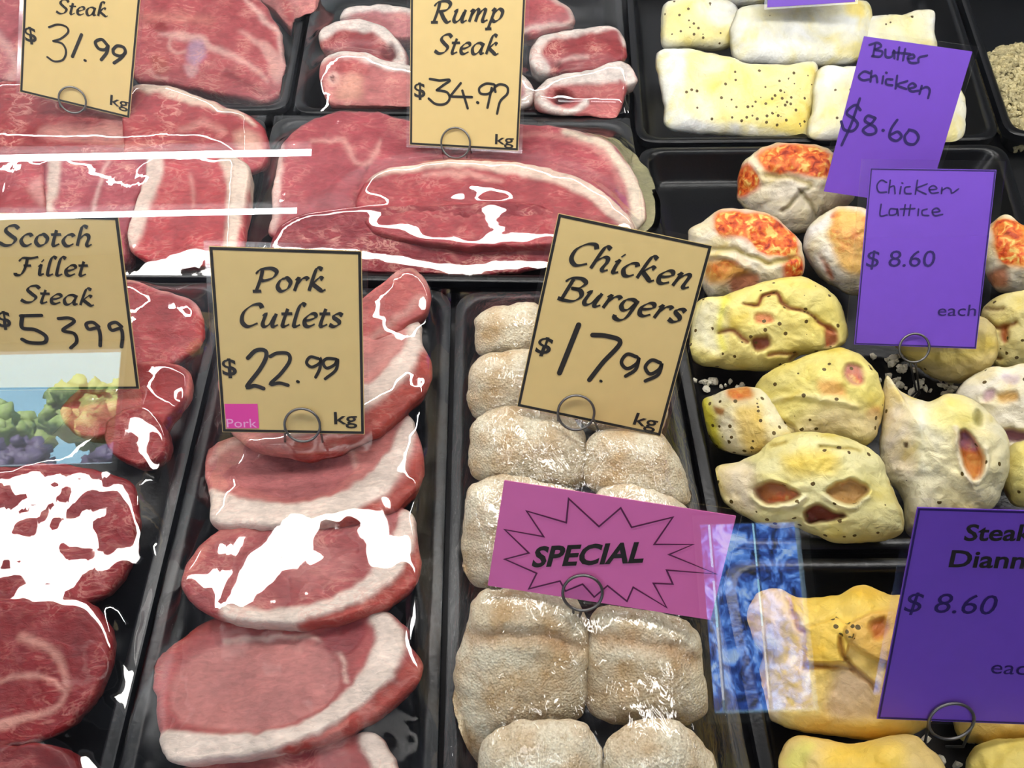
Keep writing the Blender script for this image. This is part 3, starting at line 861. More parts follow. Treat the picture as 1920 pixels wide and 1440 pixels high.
food('fillet_steak', 'small round dark red fillet steak, third from the back', outline=[(193, 800), (212, 775), (258, 762), (300, 786), (313, 830), (292, 862), (246, 870), (206, 848)], z0=0.054, nrm=SN, base=(160, 38, 42), alpha=0.5, seed=13,
     ops=[('line', [(225, 785), (262, 800), (275, 770)], 4, (206, 120, 110), 4), ('line', [(262, 800), (275, 850)], 4, (200, 110, 100), 4)], **SC)
food('fillet_steak', 'wide dark red fillet steak under the brightest film glare', outline=[(-110, 910), (40, 868), (150, 872), (238, 900), (256, 960), (246, 1040), (196, 1112), (100, 1142), (-110, 1130)], z0=0.050, nrm=SN, base=DRK, alpha=0.5, seed=14,
     ops=[('line', [(-20, 1000), (80, 960), (170, 1000), (180, 1060)], 8, (206, 130, 120), 8, dict(part='fat_seam')), ('line', [(256, 960), (246, 1040), (196, 1112)], 10, (150, 40, 40), 6)], **SC)
food('fillet_steak', 'dark red fillet steak with a ring of fat round its eye', outline=[(-110, 1150), (40, 1118), (130, 1122), (182, 1140), (207, 1190), (197, 1250), (172, 1310), (112, 1372), (30, 1398), (-110, 1405)], z0=0.046, nrm=SN, base=(146, 28, 36), alpha=0.35, seed=15,
     ops=[('line', [(40, 1195), (90, 1215), (118, 1250), (128, 1290)], [14, 16, 14, 8], (206, 140, 126), 8, dict(part='fat_seam')),
          ('line', [(-40, 1290), (20, 1270), (70, 1268), (108, 1284), (122, 1308), (96, 1334), (30, 1350), (-40, 1378)], [7, 8, 8, 8, 8, 14, 20, 22], (214, 150, 136), 7, dict(part='fat_seam')),
          ('line', [(206, 1190), (196, 1250), (172, 1310), (112, 1370)], 12, (148, 34, 36), 6)], **SC)
food('fillet_steak', 'dark red fillet steak at the tray corner, cut off by the edge', outline=[(-110, 1415), (30, 1396), (112, 1402), (152, 1445), (130, 1540), (-40, 1600), (-160, 1560)], z0=0.042, nrm=SN, base=(138, 30, 36), alpha=0.3, seed=16,
     ops=[('line', [(-60, 1440), (60, 1430), (120, 1470)], 6, (170, 70, 70), 6)], **SC)

# ------------------------------------------------------------------ fat-edged steaks behind
MD = dict(mat=MEAT, tray='mid', slab=True, group='fat-edged steaks', cat='steak', edge=0.07, front=0.004, back=0.022)
food('sirloin_steak', 'dark red steak under the wire of the blade steak price card', outline=[(-90, 190), (0, 152), (60, 148), (140, 165), (210, 195), (252, 225), (258, 270), (240, 315), (100, 330), (-90, 320)], z0=0.058, nrm=(0, -0.45, 0.9), base=(168, 52, 58), alpha=0.9, seed=21,
     ops=[('poly', [(75, 245), (120, 235), (180, 238), (205, 225), (235, 240), (225, 262), (160, 262), (90, 258)], (212, 144, 134), 12, dict(part='fat_seam', a=0.2)), ('line', [(180, 200), (235, 230)], 10, (206, 140, 136), 8)], **MD)
food('sirloin_steak', 'dark red steak with a sloping cream fat edge on top', outline=[(228, 190), (255, 158), (330, 165), (400, 188), (462, 214), (492, 240), (503, 282), (478, 320), (350, 335), (240, 320), (230, 250)], z0=0.058, nrm=(0, -0.45, 0.9), base=(172, 54, 62), alpha=0.9, seed=22,
     ops=[('line', [(252, 164), (300, 166), (345, 180), (400, 198), (452, 216), (480, 234)], [14, 22, 24, 16, 10, 6], (226, 200, 178), 5, dict(part='fat_rim', d=0.001)), ('poly', [(440, 250), (470, 245), (490, 262), (490, 285), (450, 280)], (218, 160, 140), 10), ('line', [(340, 245), (380, 232), (420, 245)], 10, (214, 140, 130), 8)], **MD)
fn = (0.0, -0.30, 0.95)
food('sirloin_steak', 'red steak at the picture edge, first of the front row', outline=[(-90, 300), (40, 288), (78, 298), (86, 360), (82, 480), (20, 500), (-90, 498)], z0=0.050, nrm=fn, base=(174, 52, 62), alpha=0.5, seed=23,
     ops=[('poly', [(55, 345), (80, 335), (84, 385), (70, 380)], (212, 140, 134), 8)], **MD)
food('sirloin_steak', 'marbled steak split by a thin fat line, second in the front row', outline=[(86, 300), (180, 288), (284, 294), (270, 340), (248, 400), (236, 445), (226, 492), (105, 496), (84, 400)], z0=0.051, nrm=fn, base=(178, 66, 80), alpha=0.9, seed=24,
     ops=[('line', [(104, 300), (100, 345), (92, 400), (90, 480)], [26, 24, 14, 10], (226, 200, 184), 6, dict(part='fat_rim', d=0.001)), ('line', [(200, 300), (190, 340), (174, 400), (165, 450)], 7, (222, 176, 168), 5, dict(part='fat_seam'))], **MD)
food('sirloin_steak', 'steak framed by two cream fat bands beside the rump steaks', outline=[(284, 290), (380, 283), (452, 296), (470, 330), (457, 420), (442, 488), (350, 498), (262, 484), (236, 446), (252, 390), (270, 330)], z0=0.052, nrm=fn, base=(186, 54, 62), alpha=0.5, seed=25,
     ops=[('line', [(296, 290), (284, 340), (262, 395), (246, 440)], [30, 32, 34, 38], (228, 204, 188), 6, dict(part='fat_rim', d=0.001)), ('line', [(440, 300), (447, 340), (440, 400), (432, 470)], [60, 40, 24, 20], (228, 204, 184), 6, dict(part='fat_rim', d=0.001)), ('line', [(358, 330), (362, 385)], 5, (214, 140, 130), 5)], **MD)

# ------------------------------------------------------------------ rump steaks
RU = dict(mat=MEAT, tray='rump', slab=True, group='rump steaks', cat='steak', edge=0.06, front=0.005)
food('rump_steak', 'edge of the rump steak lying underneath, shade painted into its greyish fat', outline=[(1080, 260), (1150, 258), (1196, 290), (1222, 335), (1238, 390), (1232, 440), (1190, 450), (1090, 430)], z0=0.040, nrm=(0.2, -0.1, 0.97), back=0.018, base=(146, 142, 104), alpha=0.1, seed=30, **RU)  # fat in shade, the shade put into the base colour
food('rump_steak', 'broad rump steak under the wire of the rump price card', outline=[(506, 400), (512, 320), (538, 252), (598, 214), (680, 203), (770, 222), (860, 233), (980, 230), (1080, 238), (1142, 260), (1186, 310), (1207, 362), (1207, 415), (1150, 440), (900, 440), (700, 430), (520, 445)], z0=0.050, nrm=(0.0, -0.25, 0.97), back=0.026, base=(176, 70, 80), alpha=0.45, seed=31,
     ops=[('line', [(522, 275), (514, 340), (508, 420)], [18, 28, 28], (234, 200, 190), 6, dict(part='fat_rim')),
          ('line', [(1060, 246), (1130, 272), (1172, 322), (1194, 370), (1196, 420)], [12, 18, 22, 30, 34], (238, 220, 196), 6, dict(part='fat_rim', d=0.001)),
          ('line', [(585, 262), (640, 262), (655, 285), (668, 306), (690, 308), (704, 290), (712, 262)], [6, 8, 10, 8, 8, 8, 6], (214, 150, 142), 5, dict(part='fat_seam', d=-0.0008)),
          ('line', [(690, 312), (672, 345), (662, 390)], [4, 6, 5], (140, 44, 54), 4, dict(d=-0.0015)),
          ('line', [(980, 250), (1080, 262), (1140, 300), (1165, 360)], 8, (206, 130, 124), 7)], **RU)
food('rump_steak', 'rump steak with a long curved cream fat band along its top', outline=[(668, 360), (700, 325), (780, 306), (900, 298), (1000, 306), (1085, 330), (1150, 375), (1194, 425), (1160, 452), (1000, 460), (850, 460), (720, 440), (672, 405)], z0=0.056, nrm=(0.0, -0.3, 0.95), back=0.018, base=(174, 60, 68), alpha=0.4, seed=32,
     ops=[('line', [(690, 332), (780, 312), (900, 304), (1000, 316), (1080, 340), (1146, 386), (1188, 430)], [8, 16, 22, 36, 40, 34, 24], (238, 208, 188), 5, dict(part='fat_rim', d=0.0012)),
          ('line', [(795, 330), (860, 326), (940, 338)], [6, 14, 6], (216, 150, 140), 6)], **RU)
food('rump_steak', 'rump steak whose dark cut side faces the front glass', outline=[(510, 440), (560, 402), (700, 386), (850, 383), (960, 376), (1042, 394), (1064, 440), (1030, 498), (900, 516), (760, 512), (640, 506), (518, 486)], z0=0.042, nrm=(0.0, -0.62, 0.78), back=0.016, base=(160, 50, 60), alpha=0.9, seed=33,
     ops=[('line', [(765, 410), (790, 445), (840, 470), (860, 500)], [4, 6, 6, 4], (200, 116, 110), 6, dict(part='fat_seam')), ('line', [(700, 470), (760, 490), (850, 500)], 8, (138, 40, 48), 10)], **RU)

# ------------------------------------------------------------------ blade steaks
BL = dict(mat=MEAT, tray='blade', slab=True, group='blade steaks', cat='steak', edge=0.06, front=0.005, back=0.022)
food('blade_steak', 'blade steak behind the tray corner, small pink end showing', outline=[(455, -80), (560, -80), (596, -30), (588, 25), (552, 52), (515, 25), (470, -20)], z0=0.046, nrm=(0, -0.3, 0.95), base=(204, 124, 122), alpha=0.9, seed=41,
     ops=[('line', [(500, -60), (530, 0), (545, 40)], 12, (190, 70, 76), 8)], **BL)
food('blade_steak', 'marbled pink blade steak peeping out beside its price card', outline=[(-120, -60), (40, -70), (80, 40), (60, 150), (0, 150), (-110, 130)], z0=0.048, nrm=(0, -0.35, 0.94), base=(190, 96, 104), alpha=1.0, seed=42, ops=[('line', [(-10, 60), (30, 120), (20, 145)], 16, (222, 170, 166), 10, dict(part='fat_seam'))], **BL)
food('blade_steak', 'large marbled blade steak with pale gristle seams', outline=[(225, -60), (440, -70), (490, -5), (522, 50), (534, 100), (536, 150), (502, 186), (440, 181), (370, 166), (300, 152), (250, 142), (228, 60)], z0=0.054, nrm=(0.05, -0.35, 0.94), base=(186, 80, 86), alpha=0.7, seed=43,
     ops=[('line', [(250, 30), (330, 34), (390, 40)], 16, (206, 122, 112), 12),
          ('line', [(455, -10), (500, 40), (525, 70), (530, 150)], [6, 10, 12, 8], (228, 180, 172), 5, dict(part='fat_seam')),
          ('line', [(300, 66), (365, 72), (400, 90), (450, 112), (485, 130), (500, 150)], [6, 14, 18, 10, 7, 6], (224, 172, 164), 6, dict(part='fat_seam')),
          ('line', [(452, 62), (490, 85), (512, 108), (522, 145)], [6, 14, 24, 26], (222, 164, 156), 7, dict(part='fat_seam')),
          ('poly', [(355, 80), (375, 78), (385, 105), (365, 122), (350, 105)], (186, 146, 172), 7, dict(part='gristle')),
          ('poly', [(348, 120), (372, 125), (366, 144), (350, 140)], (220, 168, 170), 6, dict(part='gristle')),
          ('line', [(320, 75), (318, 92), (332, 98), (345, 95)], 5, (220, 166, 156), 4), ('line', [(282, 132), (296, 146), (312, 148)], 6, (220, 160, 150), 4), ('poly', [(285, 110), (310, 112), (316, 132), (295, 138)], (168, 70, 60), 6),
          ('poly', [(290, 45), (312, 42), (312, 62), (292, 62)], (154, 48, 52), 6), ('line', [(425, 135), (470, 165), (500, 175)], 10, (150, 48, 56), 8)], **BL)

# ------------------------------------------------------------------ rolled lamb chops
LB = dict(mat=MEAT, tray='lamb', slab=True, group='rolled lamb chops', cat='lamb chop', edge=0.14, front=0.005, back=0.024)
LF = (244, 230, 220)
ln = (0, -0.45, 0.89)
food('lamb_chop', 'lamb chop at the back of the tray, top edge in the haze of film', outline=[(635, 25), (660, 6), (740, 8), (792, 25), (800, 62), (740, 72), (680, 60), (645, 50)], z0=0.042, nrm=ln, base=(196, 112, 116), alpha=0.7, seed=51, ops=[('line', [(640, 28), (665, 12), (740, 12), (790, 28)], 18, LF, 6, dict(part='fat_rim'))], **LB)
food('lamb_chop', 'lamb chop curled round dark lean, upper one beside the price card', outline=[(600, 55), (628, 38), (690, 37), (732, 58), (758, 90), (764, 122), (700, 120), (650, 102), (606, 92), (598, 72)], z0=0.045, nrm=ln, base=(164, 54, 60), alpha=0.6, seed=52,
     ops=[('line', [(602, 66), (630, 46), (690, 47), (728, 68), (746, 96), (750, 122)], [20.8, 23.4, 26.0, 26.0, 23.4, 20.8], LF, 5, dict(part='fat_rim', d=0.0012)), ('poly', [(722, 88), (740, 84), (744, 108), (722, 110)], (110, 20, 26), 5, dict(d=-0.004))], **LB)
food('lamb_chop', 'lamb chop with a small round bone, by the tray corner', outline=[(600, 112), (630, 95), (680, 97), (740, 116), (800, 130), (810, 190), (760, 202), (700, 196), (640, 198), (612, 188), (598, 150)], z0=0.046, nrm=ln, base=(206, 118, 116), alpha=0.9, seed=53,
     ops=[('line', [(604, 112), (632, 98), (680, 102), (730, 120), (800, 134)], [15.6, 20.8, 23.4, 23.4, 20.8], LF, 5, dict(part='fat_rim', d=0.001)), ('poly', [(630, 115), (670, 115), (690, 138), (650, 140), (620, 130)], (190, 80, 82), 7),
          ('line', [(618, 142), (628, 140), (632, 150), (622, 156), (616, 148)], 7, (228, 180, 170), 3, dict(part='bone')), ('poly', [(619, 145), (627, 144), (626, 152), (620, 152)], (96, 30, 30), 2), ('poly', [(640, 145), (680, 145), (670, 185), (630, 185)], (214, 150, 130), 10)], **LB)
food('lamb_chop', 'lamb chop behind the rump price card, rounded far end showing', outline=[(930, -20), (1000, -22), (1046, -5), (1072, 15), (1079, 40), (1050, 52), (1000, 62), (940, 55)], z0=0.043, nrm=ln, base=(196, 90, 96), alpha=0.9, seed=54, ops=[('line', [(1030, -8), (1066, 14), (1072, 38), (1040, 48), (980, 55)], [10, 12, 10, 10, 8], (230, 196, 186), 5, dict(part='fat_rim'))], **LB)
food('lamb_chop', 'lamb chop in a squared curl, upper one beside the filo tray', outline=[(992, 100), (1002, 76), (1022, 63), (1080, 55), (1130, 46), (1164, 54), (1174, 90), (1168, 114), (1110, 132), (1040, 137), (1006, 132)], z0=0.045, nrm=ln, base=(168, 56, 62), alpha=0.9, seed=55,
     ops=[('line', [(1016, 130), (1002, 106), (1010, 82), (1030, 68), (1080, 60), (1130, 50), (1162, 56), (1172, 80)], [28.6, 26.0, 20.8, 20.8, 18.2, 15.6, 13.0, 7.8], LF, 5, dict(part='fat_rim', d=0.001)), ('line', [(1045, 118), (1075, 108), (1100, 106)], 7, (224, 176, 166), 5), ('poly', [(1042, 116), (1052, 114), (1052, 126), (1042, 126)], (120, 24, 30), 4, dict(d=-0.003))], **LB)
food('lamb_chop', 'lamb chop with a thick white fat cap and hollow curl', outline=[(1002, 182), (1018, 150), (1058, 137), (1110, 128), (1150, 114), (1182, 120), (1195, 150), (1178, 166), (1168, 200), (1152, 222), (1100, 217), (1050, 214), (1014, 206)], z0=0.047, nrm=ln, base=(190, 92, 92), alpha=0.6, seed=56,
     ops=[('line', [(1100, 190), (1070, 210), (1030, 204), (1010, 180), (1030, 152), (1065, 145), (1120, 138), (1165, 130), (1184, 150)], [10.4, 13.0, 15.6, 15.6, 23.4, 26.0, 36.4, 41.6, 23.4], LF, 5, dict(part='fat_rim', d=0.0015)), ('poly', [(1042, 172), (1062, 170), (1072, 188), (1050, 194), (1038, 188)], (74, 12, 16), 6, dict(d=-0.007, a=0))], **LB)  # hollow sunk in, its shade also painted dark
food('lamb_chop', 'lamb chop mostly hidden by the rump card, fat curl peeping out', outline=[(880, 145), (960, 132), (990, 150), (1001, 178), (986, 200), (910, 206)], z0=0.046, nrm=ln, base=(188, 110, 120), alpha=0.6, seed=57, ops=[('line', [(950, 136), (984, 152), (995, 178), (978, 198)], 21, LF, 5, dict(part='fat_rim', d=0.001))], **LB)

# ------------------------------------------------------------------ chicken burgers
KB = dict(mat=CRUMB, tray='burger', group='crumbed chicken burgers', cat='burger', warp=4.0, lump=(0.0016, 60.0), expo=2.6, front=0.02, back=0.018)
WH = (250, 244, 228)
def burger(label, outline, z0, seed, lean=(0, -0.72, 0.69), crease=None, **kw):
    ops = [('line', crease, 22, (226, 200, 172), 14, dict(d=-0.004))] if crease else []  # crease shading painted into the crumb colour along the groove
    k = dict(KB); k.update(kw)
    food('chicken_burger', label, outline=outline, z0=z0, nrm=lean, base=WH, ops=ops, seed=seed, **k)
burger('crumbed chicken burger furthest back beside the price card', [(890, 612), (905, 582), (950, 570), (1010, 572), (1045, 600), (1040, 655), (950, 668), (895, 664)], 0.040, 61)
burger('crumbed chicken burger second from back, beside the pork tray', [(876, 722), (890, 682), (930, 662), (1000, 660), (1060, 690), (1062, 760), (1000, 792), (930, 792), (884, 778)], 0.040, 62)
burger('crumbed chicken burger hidden behind the lower half of its card', [(1075, 690), (1150, 665), (1230, 695), (1256, 740), (1242, 800), (1150, 815), (1085, 790)], 0.040, 63)
burger('crumbed chicken burger below the card wire, pork tray side', [(880, 835), (893, 787), (940, 764), (1020, 768), (1085, 793), (1104, 840), (1098, 908), (1020, 914), (930, 904), (884, 892)], 0.043, 64)
burger('crumbed chicken burger below the card, parcel tray side', [(1096, 855), (1118, 812), (1180, 800), (1240, 812), (1274, 858), (1290, 912), (1286, 948), (1200, 936), (1108, 920)], 0.043, 65)
burger('crumbed chicken burger behind the pink card, its rim beside pork tray', [(868, 968), (878, 917), (930, 890), (1010, 902), (1090, 930), (1102, 1000), (1092, 1092), (980, 1104), (884, 1094), (867, 1030)], 0.042, 66)
burger('crumbed chicken burger behind the pink card on the parcel side', [(1092, 962), (1118, 924), (1180, 909), (1250, 926), (1292, 960), (1304, 1040), (1294, 1112), (1150, 1114), (1094, 1084)], 0.042, 67)
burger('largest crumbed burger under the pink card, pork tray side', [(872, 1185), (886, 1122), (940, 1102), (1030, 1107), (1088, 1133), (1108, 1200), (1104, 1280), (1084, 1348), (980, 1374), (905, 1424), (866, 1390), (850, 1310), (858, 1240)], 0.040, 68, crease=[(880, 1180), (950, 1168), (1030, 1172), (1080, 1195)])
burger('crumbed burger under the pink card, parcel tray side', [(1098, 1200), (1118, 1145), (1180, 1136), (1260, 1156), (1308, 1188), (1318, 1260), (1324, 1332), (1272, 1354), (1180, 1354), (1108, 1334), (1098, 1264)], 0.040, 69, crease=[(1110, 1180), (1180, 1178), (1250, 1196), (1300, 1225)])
burger('crumbed burger at the picture edge, pork tray side', [(898, 1415), (918, 1376), (980, 1354), (1070, 1350), (1112, 1373), (1132, 1430), (1126, 1540), (1020, 1580), (916, 1545)], 0.042, 70)
burger('crumbed burger at the picture edge, parcel tray side', [(1128, 1425), (1148, 1376), (1200, 1354), (1260, 1348), (1312, 1388), (1348, 1440), (1346, 1540), (1250, 1580), (1140, 1545)], 0.042, 71)

# ------------------------------------------------------------------ filo rolls
FI = dict(mat=PASTRY, tray='filo', group='filo pastry rolls', cat='pastry roll', warp=2.5, lump=(0.0008, 60.0), expo=5.0, front=0.014, back=0.016)
FW, FY = (240, 240, 232), (238, 228, 162)
fl = (0, -0.55, 0.83)
def filo(label, outline, z0, seed, ops=(), **kw):
    k = dict(FI); k.update(kw)
    food('filo_roll', label, outline=outline, z0=z0, nrm=fl, base=FW, ops=ops, seed=seed, **k)
filo('filo roll behind the others, cut off by the picture edge', [(1310, -50), (1420, -60), (1432, 0), (1400, 14), (1330, 6)], 0.040, 81)
filo('short filo roll with specks at the tray corner', [(1242, 22), (1262, 4), (1330, 0), (1376, 12), (1388, 45), (1372, 82), (1345, 96), (1290, 94), (1244, 90)], 0.045, 82,
     [('poly', [(1246, 20), (1320, 10), (1370, 30), (1360, 85), (1250, 90)], FY, 14, dict(a=0.22)), ('poly', [(1300, 18), (1370, 15), (1372, 70), (1320, 55)], FW, 12, dict(a=0.05))])
filo('white filo roll lying below the cut-off purple card', [(1376, 32), (1398, 14), (1500, 9), (1600, 4), (1630, 12), (1633, 60), (1612, 112), (1560, 127), (1440, 124), (1384, 117), (1370, 80)], 0.048, 83,
     [('poly', [(1400, 22), (1500, 14), (1610, 10), (1620, 42), (1500, 44), (1400, 46)], (240, 236, 206), 10, dict(a=0.05)), ('poly', [(1575, 12), (1608, 12), (1608, 40), (1578, 38)], (242, 222, 130), 8)])
filo('filo roll half behind the butter chicken card, ragged end', [(1615, 42), (1680, 30), (1742, 24), (1748, 60), (1752, 102), (1700, 122), (1618, 112)], 0.043, 84, [('poly', [(1640, 40), (1720, 36), (1720, 100), (1640, 105)], (236, 232, 196), 16, dict(a=0.1))])
filo('large yellow speckled filo roll at the front of its tray', [(1231, 100), (1288, 94), (1360, 108), (1400, 121), (1470, 125), (1526, 121), (1530, 170), (1516, 228), (1509, 262), (1440, 260), (1350, 253), (1254, 243), (1244, 200), (1238, 160)], 0.048, 85,
     [('poly', [(1285, 106), (1360, 112), (1405, 128), (1518, 126), (1520, 175), (1505, 250), (1440, 252), (1360, 240), (1290, 225), (1278, 160)], FY, 10, dict(a=0.15)), ('poly', [(1400, 190), (1500, 180), (1490, 245), (1400, 235)], FY, 14, dict(a=0.5)),
      ('line', [(1330, 125), (1300, 170), (1320, 225)], 30, (240, 234, 206), 16), ('line', [(1236, 120), (1262, 130), (1258, 235)], 34, (238, 240, 236), 10, dict(a=0.02)), ('line', [(1262, 236), (1350, 247), (1440, 254)], 12, (236, 236, 230), 5)])
filo('white filo roll half hidden by the butter chicken card', [(1533, 132), (1600, 127), (1700, 130), (1792, 160), (1808, 220), (1792, 272), (1700, 277), (1600, 268), (1518, 264), (1524, 200)], 0.047, 86,
     [('poly', [(1545, 170), (1620, 165), (1620, 250), (1530, 245)], (236, 232, 200), 18, dict(a=0.08))])

# ------------------------------------------------------------------ spiced parcels and lattice parcels
PA = dict(mat=PASTRY, tray='parcel', cat='pastry parcel', warp=2.5, lump=(0.0026, 55.0), expo=2.4, back=0.018)
DOUGH, YEL, CRM = (232, 222, 200), (228, 214, 132), (236, 230, 206)
SLIT = (122, 62, 38)
GO = dict(PA, group='orange spiced parcels', front=0.02)
food('spiced_parcel', 'orange topped parcel behind the others, empty tray beside it', outline=[(1381, 348), (1390, 310), (1420, 280), (1470, 267), (1520, 269), (1560, 284), (1592, 320), (1602, 370), (1572, 397), (1546, 402), (1522, 430), (1470, 434), (1420, 407), (1388, 386)], z0=0.042, base=DOUGH, seed=101,
     ops=[('poly', [(1420, 290), (1470, 270), (1530, 275), (1580, 310), (1560, 335), (1490, 328), (1440, 322)], (226, 120, 60), 8, dict(m=0.62, part='topping')), ('poly', [(1384, 320), (1412, 305), (1428, 335), (1420, 355), (1386, 370)], (220, 100, 50), 7, dict(m=0.62, part='topping')),
          ('line', [(1436, 330), (1480, 332), (1520, 345)], 8, (196, 176, 120), 6, dict(d=-0.003)), ('line', [(1468, 395), (1500, 365), (1520, 350)], 5, (150, 140, 110), 4, dict(d=-0.004)), ('line', [(1500, 360), (1520, 380), (1530, 405)], 5, (160, 150, 120), 4, dict(d=-0.003)), ('line', [(1410, 302), (1428, 322), (1432, 340)], 8, (236, 226, 208), 5, dict(d=0.003))], **GO)
food('spiced_parcel', 'orange topped parcel beside the chicken burger card', outline=[(1290, 435), (1320, 415), (1350, 394), (1400, 393), (1450, 403), (1482, 430), (1502, 460), (1507, 512), (1470, 545), (1400, 556), (1330, 558), (1305, 500)], z0=0.042, base=DOUGH, seed=102,
     ops=[('poly', [(1345, 400), (1400, 398), (1450, 408), (1492, 445), (1490, 480), (1430, 475), (1400, 450), (1345, 440)], (224, 110, 50), 8, dict(m=0.7, part='topping')), ('poly', [(1470, 490), (1500, 480), (1503, 520), (1470, 520)], (222, 110, 60), 7, dict(m=0.6, part='topping')), ('poly', [(1320, 490), (1390, 485), (1400, 520), (1330, 530)], (230, 170, 90), 10, dict(m=0.45, part='topping')),
          ('line', [(1320, 468), (1380, 470), (1440, 492), (1490, 485)], 7, (190, 176, 120), 5, dict(d=-0.004)), ('poly', [(1372, 520), (1420, 515), (1416, 545), (1375, 548)], (224, 150, 120), 7, dict(d=-0.003)), ('line', [(1310, 480), (1360, 478), (1400, 500)], 10, (236, 224, 196), 6, dict(d=0.003))], **GO)
food('spiced_parcel', 'orange speckled parcel standing beside the chicken lattice card', outline=[(1506, 472), (1514, 430), (1550, 394), (1592, 386), (1632, 400), (1652, 450), (1642, 512), (1612, 552), (1576, 547), (1530, 512)], z0=0.043, base=(234, 228, 214), seed=103,
     ops=[('poly', [(1555, 400), (1600, 392), (1640, 420), (1635, 500), (1590, 510), (1560, 470)], (236, 190, 110), 10, dict(m=0.46, part='topping')), ('line', [(1535, 478), (1550, 500), (1558, 522)], [4, 10, 6], (196, 96, 44), 5, dict(d=-0.002)), ('line', [(1545, 400), (1520, 450), (1530, 505)], 34, (236, 232, 222), 12)], **GO)
food('spiced_parcel', 'orange topped parcel on the far side of the lattice card', outline=[(1842, 442), (1868, 412), (1890, 404), (1920, 420), (1975, 430), (1985, 520), (1920, 548), (1868, 544), (1846, 502)], z0=0.042, base=DOUGH, seed=104,
     ops=[('poly', [(1860, 420), (1890, 410), (1930, 425), (1960, 460), (1930, 500), (1880, 495), (1865, 460)], (230, 150, 60), 8, dict(m=0.6, part='topping')), ('poly', [(1850, 515), (1885, 500), (1890, 535), (1860, 540)], (180, 120, 90), 8, dict(d=-0.003))], **GO)
GL_ = dict(PA, group='yellow lattice parcels')
food('lattice_parcel', 'yellow parcel with a long crack, touching the burger card', outline=[(1292, 642), (1298, 590), (1315, 560), (1360, 554), (1400, 540), (1470, 519), (1520, 524), (1562, 553), (1582, 590), (1587, 632), (1562, 657), (1502, 667), (1462, 692), (1400, 697), (1330, 688), (1298, 672)], z0=0.044, front=0.022, base=YEL, alpha=0.15, seed=105,
     ops=[('poly', [(1296, 640), (1302, 585), (1350, 558), (1365, 620), (1350, 660)], (234, 228, 190), 14, dict(d=-0.004)), ('line', [(1360, 560), (1352, 610), (1358, 650)], 10, (236, 230, 90), 10),
          ('line', [(1395, 570), (1420, 574), (1432, 555), (1458, 553), (1470, 572), (1512, 585), (1535, 605), (1565, 618)], [4, 6, 8, 8, 6, 5, 6, 5], (150, 84, 50), 3, dict(d=-0.004, part='crack')),
          ('line', [(1350, 624), (1375, 622), (1400, 638)], [4, 6, 8], (150, 80, 44), 4, dict(d=-0.004, part='crack')), ('poly', [(1410, 632), (1440, 632), (1442, 650), (1415, 655)], SLIT, 5, dict(d=-0.006, part='filling', m=0.37)), ('poly', [(1546, 612), (1568, 620), (1565, 645), (1545, 648)], (176, 104, 72), 5, dict(d=-0.004, part='filling', m=0.37)), ('poly', [(1416, 590), (1445, 590), (1446, 606), (1420, 606)], (204, 130, 80), 5, dict(d=-0.003, part='filling', m=0.37)),
          ('line', [(1440, 665), (1490, 660), (1480, 672)], 6, (170, 110, 60), 4, dict(d=-0.003))], **GL_)
food('lattice_parcel', 'round yellow parcel with a pink filling hole, mid tray', outline=[(1406, 775), (1418, 722), (1458, 690), (1530, 660), (1590, 654), (1632, 680), (1654, 720), (1657, 772), (1642, 817), (1612, 838), (1550, 833), (1480, 838), (1428, 815)], z0=0.046, front=0.024, base=(228, 214, 128), alpha=0.13, seed=106,
     ops=[('poly', [(1585, 685), (1612, 690), (1618, 715), (1600, 722), (1582, 708)], (186, 122, 108), 6, dict(d=-0.005, part='filling', m=0.37)), ('poly', [(1535, 715), (1575, 722), (1580, 748), (1545, 742)], (232, 180, 100), 9, dict(m=0.35)),
          ('line', [(1410, 770), (1470, 745), (1540, 748), (1600, 760)], 8, (232, 222, 160), 8, dict(d=0.003)), ('line', [(1455, 780), (1490, 805), (1500, 835)], 5, (170, 146, 80), 4, dict(d=-0.004)), ('poly', [(1625, 770), (1648, 765), (1645, 790), (1625, 790)], (200, 120, 60), 6), ('line', [(1500, 830), (1560, 790), (1640, 800)], 60, (226, 208, 160), 30)], **GL_)
food('lattice_parcel', 'small cream parcel with yellow corner against the burger tray', outline=[(1316, 752), (1345, 737), (1400, 724), (1442, 744), (1482, 800), (1482, 842), (1430, 853), (1360, 845), (1328, 817)], z0=0.034, front=0.018, base=(236, 228, 196), alpha=0.25, seed=107,
     ops=[('line', [(1320, 752), (1330, 790), (1345, 835)], 26, (236, 228, 80), 10), ('poly', [(1365, 730), (1402, 724), (1408, 748), (1372, 750)], (208, 130, 60), 7, dict(m=0.5, part='topping')), ('poly', [(1340, 765), (1358, 768), (1356, 780), (1342, 776)], (170, 120, 70), 4), ('poly', [(1380, 770), (1420, 765), (1440, 840), (1400, 845)], (228, 200, 120), 14, dict(a=0.3))], **GL_)
